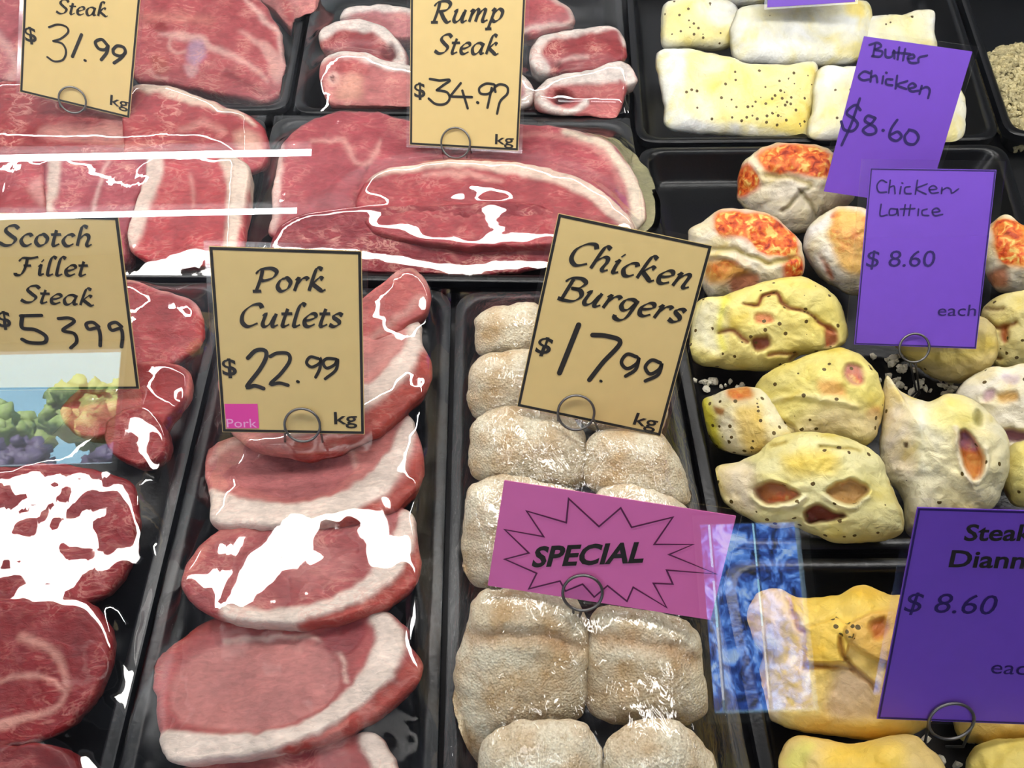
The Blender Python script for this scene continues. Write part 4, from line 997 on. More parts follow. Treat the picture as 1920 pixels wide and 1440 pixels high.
food('lattice_parcel', 'lattice parcel with three open slits like a face', outline=[(1341, 876), (1390, 864), (1420, 850), (1460, 819), (1530, 809), (1600, 824), (1652, 860), (1668, 902), (1692, 962), (1692, 1002), (1640, 1017), (1560, 1017), (1500, 992), (1440, 988), (1370, 953), (1348, 922)], z0=0.044, front=0.025, base=(226, 218, 160), alpha=0.12, seed=108,
     ops=[('poly', [(1345, 878), (1400, 866), (1425, 900), (1420, 960), (1368, 948)], (228, 214, 184), 12, dict(d=-0.003)), ('poly', [(1470, 855), (1560, 850), (1560, 890), (1490, 892)], (230, 206, 104), 16, dict(a=0.2)),
          ('poly', [(1420, 918), (1445, 903), (1480, 912), (1500, 926), (1482, 938), (1450, 945), (1428, 936)], (150, 92, 56), 4, dict(d=-0.008, part='filling', m=0.37)), ('poly', [(1548, 922), (1580, 902), (1610, 904), (1625, 918), (1605, 940), (1580, 944)], (176, 138, 92), 4, dict(d=-0.008, part='filling', m=0.37)), ('poly', [(1512, 956), (1535, 945), (1560, 955), (1585, 966), (1550, 976), (1515, 976)], (112, 44, 30), 4, dict(d=-0.009, part='filling', m=0.37)),
          ('line', [(1415, 930), (1440, 950), (1490, 945), (1510, 932)], 9, (234, 226, 184), 5, dict(d=0.003)), ('line', [(1545, 930), (1590, 952), (1625, 930)], 8, (234, 226, 180), 5, dict(d=0.003)), ('line', [(1445, 838), (1475, 830)], 5, (170, 150, 70), 4, dict(d=-0.003)), ('line', [(1538, 840), (1580, 842), (1608, 846)], 5, (170, 150, 70), 4, dict(d=-0.003, a=0.5)),
          ('line', [(1668, 905), (1690, 965), (1698, 1000)], 6, (200, 180, 110), 5)], **GL_)
food('lattice_parcel', 'lattice parcel partly behind the chicken lattice card wire', outline=[(1640, 605), (1750, 588), (1850, 598), (1872, 650), (1852, 694), (1782, 718), (1720, 690), (1690, 660)], z0=0.036, front=0.02, base=(214, 196, 140), alpha=0.04, seed=109, ops=[('line', [(1700, 660), (1780, 665), (1850, 645)], 30, (226, 206, 120), 14)], **GL_)
food('lattice_parcel', 'yellow lattice parcel at the picture edge below the orange one', outline=[(1838, 602), (1858, 562), (1920, 545), (1995, 550), (1998, 670), (1920, 694), (1858, 684)], z0=0.043, front=0.02, base=(230, 216, 150), alpha=0.12, seed=110,
     ops=[('line', [(1846, 580), (1882, 578)], 6, (150, 120, 70), 4, dict(d=-0.004)), ('line', [(1852, 600), (1870, 615), (1905, 605)], 6, (140, 84, 40), 4, dict(d=-0.004, part='crack')), ('poly', [(1850, 620), (1864, 622), (1862, 646), (1850, 644)], (150, 80, 60), 4, dict(d=-0.004, part='filling', m=0.37)), ('poly', [(1878, 612), (1890, 615), (1888, 640), (1878, 636)], (170, 96, 50), 4, dict(d=-0.004, part='filling', m=0.37)), ('line', [(1846, 660), (1878, 672)], 6, (140, 84, 40), 4, dict(d=-0.004, part='crack'))], **GL_)
food('lattice_parcel', 'pale lattice parcel at the picture edge, top pierced with holes', outline=[(1792, 745), (1832, 700), (1900, 684), (1985, 690), (2005, 780), (1995, 855), (1905, 878), (1840, 815)], z0=0.040, front=0.022, base=(236, 228, 206), alpha=0.06, seed=112,
     ops=[('poly', [(1880, 805), (1920, 808), (1960, 810), (1950, 826), (1890, 824)], (140, 92, 110), 4, dict(d=-0.007, part='filling', m=0.37)), ('poly', [(1848, 735), (1865, 730), (1862, 750), (1846, 752)], (190, 160, 170), 5, dict(d=-0.003)), ('poly', [(1870, 738), (1905, 735), (1905, 752), (1875, 752)], (214, 172, 110), 6, dict(d=-0.003, part='filling', m=0.37)), ('poly', [(1880, 705), (1910, 706), (1905, 720), (1884, 718)], (206, 190, 200), 5)], **GL_)
food('lattice_parcel', 'pale pointed parcel with one upright oval slit', outline=[(1660, 706), (1692, 736), (1740, 751), (1800, 736), (1850, 770), (1892, 822), (1884, 902), (1852, 960), (1750, 1010), (1700, 1000), (1692, 940), (1656, 882), (1650, 800)], z0=0.045, front=0.026, base=(234, 226, 192), alpha=0.02, seed=111,
     ops=[('poly', [(1656, 720), (1700, 750), (1720, 880), (1670, 880), (1655, 800)], (226, 212, 190), 16), ('poly', [(1745, 755), (1800, 745), (1840, 790), (1790, 810), (1750, 800)], (232, 222, 150), 18),
          ('poly', [(1796, 816), (1812, 812), (1832, 838), (1840, 870), (1836, 895), (1820, 898), (1806, 868)], (200, 130, 60), 4, dict(d=-0.008, part='filling', m=0.37)), ('poly', [(1796, 816), (1812, 813), (1830, 836), (1824, 846), (1802, 840)], (160, 110, 140), 5, dict(part='filling', m=0.37)), ('line', [(1790, 805), (1798, 860), (1818, 904)], 8, (238, 226, 206), 5, dict(d=0.003)), ('line', [(1845, 840), (1846, 880), (1830, 904)], 8, (236, 228, 206), 5, dict(d=0.003)),
          ('line', [(1725, 760), (1730, 880)], 10, (238, 234, 216), 10, dict(d=0.002)), ('poly', [(1696, 830), (1704, 830), (1704, 838), (1696, 838)], (90, 70, 50), 2), ('poly', [(1828, 770), (1840, 775), (1836, 800), (1826, 795)], (150, 140, 80), 5, dict(d=-0.003))], **GL_)
food('lattice_parcel', 'small yellow parcel at the picture edge in front of the pierced one', outline=[(1878, 855), (1920, 826), (1990, 830), (1996, 925), (1920, 950), (1884, 925)], z0=0.044, front=0.02, base=(230, 218, 140), alpha=0.05, seed=113, ops=[('line', [(1884, 860), (1880, 900), (1890, 930)], 6, (160, 110, 60), 5, dict(d=-0.002))], **GL_)

GD = dict(PA, tray='golden', group='golden folded parcels')
GOLD = (232, 198, 110)
food('folded_parcel', 'golden folded parcel with a pinch of black seeds on top', outline=[(1401, 1152), (1420, 1114), (1460, 1104), (1500, 1120), (1570, 1114), (1620, 1097), (1662, 1114), (1702, 1120), (1762, 1160), (1784, 1250), (1754, 1342), (1702, 1383), (1620, 1388), (1520, 1373), (1446, 1352), (1416, 1300), (1428, 1230), (1404, 1190)], z0=0.040, front=0.026, base=GOLD, seed=121,
     ops=[('poly', [(1404, 1150), (1440, 1108), (1480, 1115), (1500, 1170), (1440, 1215), (1410, 1190)], (226, 200, 166), 14), ('poly', [(1480, 1120), (1600, 1110), (1660, 1130), (1600, 1180), (1510, 1180)], (236, 204, 100), 16),
          ('poly', [(1515, 1180), (1570, 1160), (1600, 1190), (1580, 1240), (1515, 1245)], (238, 200, 90), 2.5, dict(d=0.0055, part='pastry_flap', smooth=False)), ('poly', [(1582, 1185), (1640, 1150), (1690, 1160), (1670, 1240), (1610, 1220)], (228, 184, 96), 3, dict(d=0.005, part='pastry_flap')),
          ('line', [(1480, 1130), (1500, 1175), (1515, 1190)], 6, (190, 140, 70), 5, dict(d=-0.004)), ('line', [(1575, 1200), (1585, 1235), (1640, 1290)], 6, (170, 120, 50), 5, dict(d=-0.005)), ('line', [(1515, 1248), (1570, 1250), (1600, 1255)], 6, (180, 130, 60), 5, dict(d=-0.004)),
          ('poly', [(1555, 1300), (1575, 1255), (1610, 1260), (1640, 1290), (1640, 1340), (1560, 1340)], (206, 176, 136), 16, dict(d=-0.003)), ('poly', [(1430, 1240), (1470, 1220), (1470, 1330), (1440, 1340)], (226, 206, 170), 18), ('poly', [(1470, 1240), (1520, 1250), (1530, 1340), (1470, 1340)], (236, 204, 120), 20),
          ('poly', [(1630, 1175), (1655, 1165), (1658, 1190), (1638, 1198)], (188, 110, 50), 8, dict(d=-0.004)),
          ('poly', [(1562, 1160), (1600, 1155), (1612, 1195), (1580, 1200)], None, 8, dict(a=1.0, part='seed_pinch'))], **GD)
food('folded_parcel', 'golden parcel cut off by the picture edge, nearest in tray', outline=[(1458, 1430), (1488, 1380), (1540, 1384), (1600, 1392), (1700, 1377), (1742, 1400), (1772, 1440), (1784, 1530), (1610, 1575), (1452, 1545)], z0=0.040, front=0.022, base=(230, 202, 130), seed=122,
     ops=[('poly', [(1470, 1430), (1500, 1395), (1530, 1400), (1500, 1450)], (228, 218, 120), 12), ('poly', [(1560, 1400), (1680, 1395), (1680, 1450), (1560, 1450)], (238, 204, 96), 18)], **GD)
food('folded_parcel', 'golden parcel at the picture corner below the steak card', outline=[(1814, 1425), (1850, 1390), (1920, 1384), (1998, 1400), (2010, 1530), (1826, 1535)], z0=0.038, front=0.02, base=(230, 210, 120), seed=123, **GD)
food('folded_parcel', 'golden parcel mostly hidden behind the steak card', outline=[(1790, 1200), (1900, 1176), (2010, 1200), (2015, 1375), (1905, 1392), (1795, 1378)], z0=0.036, front=0.018, base=(230, 196, 110), seed=124, **GD)

# loose crumbs and seeds
def flakes(name, centre_fn, n, size, m, seed, origin=None):
    r_ = np.random.default_rng(seed)
    mb = MB()
    for k in range(n):
        c = centre_fn(r_)
        ball(mb, c, size * r_.uniform(0.6, 1.25), sq=r_.uniform(0.45, 1.1, 3), n=4, seed=seed + k, amp=0.35)
    return mb.build(name, m, smooth_on=False)
OAT = plain('oat_flake', (188, 176, 132), 0.7, var=0.7, bscale=110)
heap_px = np.array([(1836, 84), (1868, 64), (1920, 58), (1990, 62), (2010, 150), (1990, 236), (1935, 236), (1906, 206), (1872, 155)], float)
heap = at(heap_px, 0.035)
def heap_pt(r_):
    while True:
        p = np.array([r_.uniform(heap[:, 0].min(), heap[:, 0].max()), r_.uniform(heap[:, 1].min(), heap[:, 1].max())])
        if in_poly(p[None], heap[:, :2])[0]:
            break
    d, _ = seg_dist(p[None], np.vstack([heap[:, :2], heap[:1, :2]]))
    top = 0.008 + 0.036 * (1 - math.exp(-d[0] / 0.02))
    return (p[0], p[1], top * r_.uniform(0.55, 1.0) if r_.random() < 0.35 else top + r_.uniform(-0.002, 0.002))
hp = flakes('oat_crumbs', heap_pt, 4200, 0.0029, OAT, 5)
tag(hp, 'heap of pale oat crumbs in the corner tray', 'crumbs', kind='stuff')
def crumb_pt(r_):
    q = r_.choice([0, 1, 2], p=[0.72, 0.14, 0.14])
    px = [(r_.uniform(1635, 1800), r_.uniform(660, 740)), (r_.uniform(1300, 1400), r_.uniform(710, 735)), (r_.uniform(1700, 1840), r_.uniform(1300, 1440))][q]
    p = at(np.array([px]), 0.006)[0]
    return (p[0], p[1], 0.0065)
cr = flakes('pastry_crumbs', crumb_pt, 90, 0.003, plain('pastry_flake', (222, 216, 196), 0.6), 6)
tag(cr, 'pale pastry crumbs scattered on the black tray between the parcels', 'crumbs', kind='stuff')

# ------------------------------------------------------------------ lettering
G = {}
def glyph(ch, adv, *strokes):
    G[ch] = (adv, strokes)
glyph('a', .46, [(.34, .36), (.24, .42), (.12, .38), (.05, .22), (.09, .04), (.18, 0), (.28, .1), (.35, .3)], [(.37, .42), (.33, .15), (.36, .02), (.44, .05)])
glyph('c', .37, [(.32, .34), (.26, .42), (.14, .38), (.06, .2), (.12, .03), (.22, 0), (.33, .08)])
glyph('e', .38, [(.08, .19), (.2, .22), (.31, .3), (.28, .41), (.17, .4), (.07, .24), (.1, .05), (.2, 0), (.33, .08)])
glyph('h', .46, [(.27, .68), (.16, .74), (.11, .58), (.06, 0)], [(.08, .22), (.2, .4), (.3, .4), (.33, .28), (.3, .08), (.34, 0), (.43, .06)])
glyph('i', .23, [(.03, .34), (.1, .41), (.09, .2), (.11, .02), (.21, .06)], [(.12, .59), (.15, .56)])
glyph('k', .44, [(.27, .68), (.16, .74), (.11, .58), (.06, 0)], [(.33, .37), (.24, .42), (.1, .21)], [(.11, .22), (.24, .1), (.36, 0), (.44, .04)])
glyph('l', .25, [(.27, .68), (.17, .74), (.11, .55), (.08, .08), (.13, 0), (.23, .06)])
glyph('m', .6, [(.03, .35), (.1, .41), (.06, 0)], [(.08, .2), (.18, .4), (.26, .39), (.24, 0)], [(.26, .2), (.37, .4), (.45, .39), (.43, .07), (.47, 0), (.57, .06)])
glyph('n', .44, [(.03, .35), (.1, .41), (.06, 0)], [(.08, .2), (.2, .4), (.3, .39), (.28, .07), (.32, 0), (.41, .06)])
glyph('o', .41, [(.22, .42), (.1, .35), (.06, .15), (.16, 0), (.3, .08), (.34, .27), (.25, .41), (.2, .42)])
glyph('p', .43, [(.03, .36), (.11, .42), (.04, -.26)], [(-.04, -.26), (.14, -.25)], [(.1, .26), (.22, .42), (.34, .34), (.32, .12), (.2, 0), (.09, .06)])
glyph('r', .34, [(.03, .35), (.1, .41), (.06, 0)], [(.09, .2), (.18, .38), (.27, .42), (.33, .36)])
glyph('s', .32, [(.29, .36), (.2, .42), (.1, .37), (.11, .28), (.23, .17), (.24, .06), (.14, 0), (.02, .06)])
glyph('t', .28, [(.14, .58), (.09, .1), (.13, 0), (.25, .07)], [(.01, .41), (.27, .42)])
glyph('u', .45, [(.02, .35), (.09, .41), (.06, .1), (.13, 0), (.24, .1), (.31, .34)], [(.34, .42), (.3, .07), (.34, 0), (.43, .06)])
glyph('g', .43, [(.33, .38), (.22, .42), (.1, .36), (.07, .18), (.15, .06), (.26, .12), (.34, .34)], [(.36, .42), (.31, -.1), (.2, -.26), (.06, -.22), (.04, -.13)])
glyph('P', .5, [(.14, .68), (.13, .4), (.08, .01)], [(0, 0), (.2, .0)], [(.0, .56), (.09, .69), (.32, .73), (.47, .62), (.41, .43), (.22, .34), (.14, .37)])
glyph('C', .52, [(.5, .6), (.42, .72), (.24, .68), (.08, .46), (.08, .16), (.24, 0), (.46, .11)])
glyph('R', .58, [(.14, .68), (.13, .4), (.08, .01)], [(0, 0), (.2, .0)], [(.0, .56), (.09, .69), (.32, .73), (.45, .62), (.38, .43), (.16, .37)], [(.22, .37), (.34, .14), (.46, 0), (.56, .04)])
glyph('B', .53, [(.14, .68), (.1, .01)], [(.0, .56), (.09, .69), (.3, .73), (.43, .62), (.34, .44), (.18, .39)], [(.2, .4), (.4, .37), (.47, .2), (.36, .03), (.16, 0), (.01, .03)])
glyph('S', .46, [(.43, .62), (.32, .73), (.16, .68), (.12, .53), (.24, .38), (.37, .23), (.3, .05), (.14, 0), (-.02, .1)])
glyph('F', .48, [(.2, .66), (.17, .3), (.08, .02), (-.05, .0), (-.08, .08)], [(-.02, .54), (.07, .67), (.28, .67), (.48, .73)], [(.12, .37), (.32, .38)])

def ribbon(mb, pts, width, O, U, V, Nn, lift, nib=None, closed=False, smooth_=True):
    """flat ink stroke on the card; pts in card metres (u, v)"""
    p = np.asarray(pts, float)
    if smooth_ and len(p) > 2:
        p = catmull(p, max(10, 7 * len(p)), closed)
    elif closed:
        pass
    if closed:
        d = np.roll(p, -1, 0) - np.roll(p, 1, 0)
    else:
        d = np.gradient(p, axis=0) if len(p) > 2 else np.repeat((p[1:] - p[:1]), 2, 0)
    d = d / (np.linalg.norm(d, axis=1, keepdims=True) + 1e-12)
    nn = np.stack([-d[:, 1], d[:, 0]], 1)
    if not smooth_ and len(p) > 2:           # mitre the corners
        e = np.diff(np.vstack([p, p[:1]]) if closed else p, axis=0)
        e = e / np.linalg.norm(e, axis=1, keepdims=True)
        m_ = np.stack([-e[:, 1], e[:, 0]], 1)
        if closed:
            a, b = np.roll(m_, 1, 0), m_
        else:
            a, b = np.vstack([m_[:1], m_]), np.vstack([m_, m_[-1:]])
        s = a + b
        s /= np.linalg.norm(s, axis=1, keepdims=True) + 1e-9
        nn = s / np.clip((s * b).sum(1, keepdims=True), 0.45, 1)
    if nib is None:
        wd = np.full(len(p), width)
    else:
        an = np.arctan2(d[:, 1], d[:, 0])
        wd = width * (0.28 + 0.85 * np.abs(np.sin(an - nib)))
    a, b = p + nn * wd[:, None] / 2, p - nn * wd[:, None] / 2
    if not closed and nib is None:           # rounded ends
        k = 5
        for end, sg in ((0, -1), (-1, 1)):
            c = p[end]; t = d[end] * sg; q = nn[end]; r_ = width / 2
            ang = np.linspace(-math.pi / 2, math.pi / 2, k + 2)
            cap = c + r_ * (np.cos(ang)[:, None] * t + np.sin(ang)[:, None] * q)
            mb.add(O + cap[:, :1] * U + cap[:, 1:] * V + Nn * lift, [tuple(range(len(cap))) if sg < 0 else tuple(range(len(cap)))])
    n_ = len(p)
    v = np.vstack([a, b])
    rng_ = range(n_ if closed else n_ - 1)
    f = [(i, (i + 1) % n_, n_ + (i + 1) % n_, n_ + i) for i in rng_]
    mb.add(O + v[:, :1] * U + v[:, 1:] * V + Nn * lift, f)

class Card:
    def __init__(s, pose, name, label, cat, mat, margin=0.0032, group=None):
        bl, U, V, s.w, s.h = pose[:5]
        k = pose[5] if len(pose) > 5 else 1.0
        s.O, s.U, s.V = CAM + (np.array(bl) - CAM) * k, np.array(U), np.array(V)
        s.w, s.h = s.w * k, s.h * k
        s.U /= np.linalg.norm(s.U)
        s.V = s.V - s.U * (s.U @ s.V); s.V /= np.linalg.norm(s.V)
        s.N = np.cross(s.U, s.V)
        s.root = empty(name, s.O + s.U * s.w / 2)
        tag(s.root, label, cat, group)
        MB().slab(s.O, s.U, s.V, s.N, s.w, s.h, -0.0006, 0.0).build('card', mat, s.root)
        MB().slab(s.O - s.U * margin - s.V * margin * 0.6, s.U, s.V, s.N, s.w + 2 * margin, s.h + margin * 1.6, -0.0014, -0.0007).build('plastic_sleeve', SLEEVE, s.root)
    def uv(s, px):
        p = on_plane(np.atleast_2d(np.asarray(px, float)), s.O, s.N) - s.O
        return np.stack([p @ s.U, p @ s.V], 1)
    def border(s, m, t=0.0017, ins=0.0004):
        mb = MB()
        for (u0, v0, u1, v1) in ((ins, ins, s.w - ins, ins + t), (ins, s.h - ins - t, s.w - ins, s.h - ins), (ins, ins + t, ins + t, s.h - ins - t), (s.w - ins - t, ins + t, s.w - ins, s.h - ins - t)):
            q = np.array([(u0, v0), (u1, v0), (u1, v1), (u0, v1)])
            mb.add(s.O + q[:, :1] * s.U + q[:, 1:] * s.V + s.N * 0.0002, [(0, 1, 2, 3)])
        mb.build('border', m, s.root)
    def strokes(s, name, lst, wpx, m, smooth_=True, closed=False):
        mb = MB()
        for st in lst:
            width = wpx
            if isinstance(st, tuple) and isinstance(st[0], (int, float)) and isinstance(st[1], list):
                width, st = st
            if len(st) == 1:
                st = [st[0], (st[0][0] + 1.5, st[0][1] + 0.7)]
            uv = s.uv(st)
            c = np.array(st, float).mean(0)
            sc_ = np.linalg.norm(s.uv([c + [10, 0]])[0] - s.uv([c])[0]) / 10
            ribbon(mb, uv, width * sc_, s.O, s.U, s.V, s.N, 0.0003, None, closed, smooth_)
        mb.build(name, m, s.root)
    def word(s, text, pa, pb, m, vs=0.74, wt=0.1, slant=0.2, name='lettering'):
        A, B = s.uv([pa])[0], s.uv([pb])[0]
        total = sum(G[c][0] for c in text)
        d = B - A
        em = np.linalg.norm(d) / total
        ex = d / np.linalg.norm(d)
        ey = np.array([-ex[1], ex[0]])
        mb = MB(); x = 0.0
        for ch in text:
            adv, sts = G[ch]
            for st in sts:
                q = np.array(st, float)
                X = (x + q[:, 0] + slant * q[:, 1]) * em
                Y = q[:, 1] * em * vs
                ribbon(mb, A + X[:, None] * ex + Y[:, None] * ey, wt * em, s.O, s.U, s.V, s.N, 0.0003, math.radians(35))
            x += adv
        mb.build(name, m, s.root)
    def print_(s, text, pa, pb, hpx, m, shear=0.0, bold=0.0, name='lettering'):
        """upright printed type between two baseline pixels, cap height in pixels"""
        cu = bpy.data.curves.new('type', 'FONT')
        cu.body = text; cu.size = 1.0; cu.offset = bold; cu.resolution_u = 3
        ob = bpy.data.objects.new('type', cu); COL.objects.link(ob)
        dg = bpy.context.evaluated_depsgraph_get(); dg.update()
        me = bpy.data.meshes.new_from_object(ob.evaluated_get(dg))
        v = np.array([x.co[:2] for x in me.vertices]); f = [tuple(p.vertices) for p in me.polygons]
        bpy.data.objects.remove(ob); bpy.data.meshes.remove(me); bpy.data.curves.remove(cu)
        A, B = s.uv([pa])[0], s.uv([pb])[0]
        d = B - A
        ex = d / np.linalg.norm(d); ey = np.array([-ex[1], ex[0]])
        Hh = np.linalg.norm(s.uv([(pa[0], pa[1] - hpx)])[0] - A)
        sx = np.linalg.norm(d) / (v[:, 0].max() - v[:, 0].min())
        sy = Hh / 0.73
        X = (v[:, 0] - v[:, 0].min()) * sx + shear * v[:, 1] * sy
        P_ = A + X[:, None] * ex + (v[:, 1] * sy)[:, None] * ey
        mb = MB().add(s.O + P_[:, :1] * s.U + P_[:, 1:] * s.V + s.N * 0.0003, f)
        mb.build(name, m, s.root)
    def wire(s, c, rpx, legs=(), ground=0.03):
        uv = s.uv([c])[0]
        r_ = np.linalg.norm(s.uv([(c[0] + rpx, c[1])])[0] - uv)
        th = np.linspace(0, 2 * math.pi, 40, endpoint=False)
        ring = s.O + (uv[0] + r_ * np.cos(th))[:, None] * s.U + (uv[1] + r_ * np.sin(th))[:, None] * s.V + s.N * 0.0022
        mb = MB().tube(ring, 0.00085, 7, True)
        for (a, tip) in legs:
            st = s.O + (uv[0] + r_ * math.cos(a)) * s.U + (uv[1] + r_ * math.sin(a)) * s.V + s.N * 0.0022
            en = at(np.array([tip], float), ground)[0]
            deep = en + np.array([0, 0.004, -0.018])
            mb.tube([st, st * 0.6 + en * 0.4, en, deep], 0.00075, 7)
        mb.build('wire_holder', WIRE, s.root, smooth_on=True)

POSE = {
 'pork': ([-0.1861, 0.3028, 0.0475], [0.9977, -0.0072, -0.0672], [0.0589, 0.5817, 0.8113], 0.095, 0.1250, 0.94),
 'burger': ([0.0124, 0.297, 0.077], [0.9733, -0.1911, -0.1272], [0.2162, 0.5769, 0.7877], 0.095, 0.1250),
 'special': ([-0.0081, 0.1801, 0.0674], [0.9839, -0.1537, -0.0907], [0.1655, 0.5952, 0.7863], 0.128, 0.0650, 0.955),
 'lattice': ([0.256, 0.3566, 0.0583], [0.9913, -0.1214, 0.051], [0.0496, 0.7028, 0.7097], 0.083, 0.1228),
 'butter': ([0.2712, 0.509, 0.0696], [0.9823, -0.175, -0.0672], [0.1548, 0.5545, 0.8177], 0.083, 0.1179),
 'blade': ([-0.4387, 0.6794, 0.0639], [0.9449, 0.0085, -0.3273], [0.2809, 0.4921, 0.8239], 0.095, 0.1250, 0.93),
 'rump': ([-0.0707, 0.5856, 0.066], [0.9903, -0.1381, 0.0145], [0.0652, 0.5552, 0.8291], 0.095, 0.1250),
 'scotch': ([-0.3516, 0.3418, 0.0489], [0.983, 0.0967, -0.1559], [0.0893, 0.4897, 0.8673], 0.095, 0.1250, 0.95),
 'dianne': ([0.1948, 0.1039, 0.0587], [0.9971, -0.0739, 0.0185], [0.0267, 0.5667, 0.8235], 0.083, 0.1235),
 'top': ([0.2796, 0.7714, 0.0838], [0.9823, -0.139, 0.1254], [-0.0169, 0.6013, 0.7989], 0.083, 0.1250)}
GT = 'tan price cards'
GPp = 'purple price cards'
LEGS2 = lambda l, r: ((math.pi * 1.05, l), (-0.1, r))

c = Card(POSE['pork'], 'price_card', 'tan price card reading Pork Cutlets standing in the pork tray', 'price card', TAN, group=GT)
c.border(INK)
c.word('Pork', (474, 546), (610, 545), INK, 0.74, 0.102); c.word('Cutlets', (446, 612), (640, 612), INK, 0.76, 0.104)
c.print_('$', (418, 703), (445, 703), 32, INK, 0, 0.02, 'dollar_sign')
c.strokes('handwritten_price', [(8, [(465, 671), (480, 657), (497, 657), (499, 670), (487, 693), (463, 725), (478, 723), (494, 728)]), (7, [(507, 668), (520, 662), (540, 663), (543, 677), (527, 700), (507, 720), (524, 718), (540, 722)]),
                    (6, [(558, 715)]), (6, [(597, 672), (582, 669), (575, 680), (585, 688), (600, 680), (601, 671), (600, 690), (592, 707)]), (6, [(630, 673), (613, 672), (606, 680), (613, 690), (628, 683), (633, 672), (630, 693), (610, 710)])], 6, INK)
c.print_('kg', (627, 795), (670, 795), 24, INK, 0, 0.012, 'unit_text')
q = c.uv([(421, 757), (483, 757), (486, 803), (425, 803)])
MB().add(c.O + q[:, :1] * c.U + q[:, 1:] * c.V + c.N * 0.00025, [(0, 3, 2, 1)]).build('pink_sticker', MAGENTA, c.root)
c.print_('Pork', (426, 801), (482, 801), 17, WHITEINK, 0, 0.0, 'sticker_text')
c.wire((568, 795), 33, LEGS2((535, 842), (607, 842)), 0.046)

c = Card(POSE['burger'], 'price_card', 'tan price card reading Chicken Burgers leaning over the crumbed burgers', 'price card', TAN, group=GT)
c.border(INK)
c.word('Chicken', (1060, 493), (1292, 542), INK, 0.74, 0.102); c.word('Burgers', (1044, 560), (1276, 606), INK, 0.74, 0.102)
c.print_('$', (1002, 660), (1030, 664), 32, INK, 0.2, 0.02, 'dollar_sign')
c.strokes('handwritten_price', [(10, [(1085, 609), (1067, 654), (1049, 699)]), (9, [(1111, 628), (1138, 630), (1163, 642), (1130, 680), (1105, 712)]), (5, [(1126, 714)]),
                    (7, [(1194, 669), (1176, 664), (1165, 679), (1176, 691), (1194, 681), (1198, 669), (1192, 692), (1173, 705)]), (7, [(1238, 680), (1222, 675), (1210, 688), (1219, 701), (1236, 692), (1241, 680), (1234, 702), (1210, 714)])], 7, INK)
c.print_('kg', (1186, 795), (1229, 804), 24, INK, 0.1, 0.012, 'unit_text')
c.wire((1080, 772), 34, LEGS2((1047, 808), (1126, 815)), 0.055)

c = Card(POSE['rump'], 'price_card', 'tan price card reading Rump Steak between rump and lamb trays', 'price card', TAN, group=GT)
c.border(INK)
c.word('Rump', (808, 42), (944, 40), INK, 0.74, 0.102); c.word('Steak', (815, 100), (934, 102), INK, 0.76, 0.104)
c.print_('$', (777, 182), (798, 182), 28, INK, 0, 0.02, 'dollar_sign')
c.strokes('handwritten_price', [[(806, 148), (824, 151)], [(824, 151), (844, 150), (831, 160), (819, 169)], [(819, 169), (838, 173), (843, 185), (834, 195), (817, 195), (804, 185)],
                    [(864, 156), (851, 172), (844, 181)], [(844, 181), (885, 182)], [(867, 170), (877, 203)], (5, [(895, 192)]), [(926, 158), (911, 157), (899, 165), (901, 175), (915, 176), (926, 167), (928, 160)], [(922, 165), (914, 202)],
                    [(929, 172), (928, 164), (938, 158), (951, 163), (951, 176), (938, 190), (932, 213)]], 4.5, INK)
c.print_('kg', (928, 270), (963, 272), 20, INK, 0, 0.012, 'unit_text')
c.wire((855, 268), 27, LEGS2((832, 288), (885, 290)), 0.054)

c = Card(POSE['blade'], 'price_card', 'tan price card ending in Steak, priced 31.99, beside the blade steaks', 'price card', TAN, group=GT)
c.border(INK)
c.word('Steak', (106, 25), (202, 31), INK, 0.76, 0.104)
c.print_('$', (48, 77), (70, 79), 28, INK, 0, 0.02, 'dollar_sign')
c.strokes('handwritten_price', [(4, [(92, 51), (108, 46), (124, 50), (128, 60), (115, 72), (100, 77)]), (4, [(100, 77), (117, 82), (124, 97), (118, 112), (102, 115), (89, 107)]), (6, [(153, 65), (136, 106)]), (5, [(159, 113)]),
                    (6, [(201, 84), (191, 74), (179, 79), (185, 91), (197, 93), (203, 86)]), (6, [(203, 87), (200, 99), (190, 112)]), (6, [(212, 93), (220, 86), (232, 89), (235, 99), (226, 105), (214, 101), (212, 93)]), (6, [(235, 98), (228, 108), (214, 118)])], 5, INK)
c.print_('kg', (206, 196), (240, 204), 20, INK, 0, 0.012, 'unit_text')
c.wire((137, 187), 25, LEGS2((115, 212), (158, 216)), 0.055)

c = Card(POSE['scotch'], 'price_card', 'tan price card reading Scotch Fillet Steak behind the mirrored tree view', 'price card', TAN, group=GT)
c.border(INK)
c.word('Scotch', (0, 460), (174, 461), INK, 0.76, 0.104); c.word('Fillet', (34, 515), (163, 517), INK, 0.76, 0.104); c.word('Steak', (40, 566), (176, 573), INK, 0.74, 0.102)
c.print_('$', (-2, 613), (22, 612), 30, INK, 0.1, 0.02, 'dollar_sign')
c.strokes('handwritten_price', [(7, [(39, 592), (78, 591)]), (8, [(42, 592), (42, 614), (66, 618), (86, 630), (83, 642), (56, 642), (42, 636)]), (7, [(110, 597), (130, 596), (139, 603), (118, 619), (139, 625), (144, 640), (133, 652)]),
                    (7, [(185, 612), (174, 604), (162, 607), (167, 617), (183, 615), (188, 628), (188, 648)]), (7, [(228, 612), (217, 604), (205, 609), (210, 619), (226, 616), (230, 630), (228, 650)])], 7, INK)

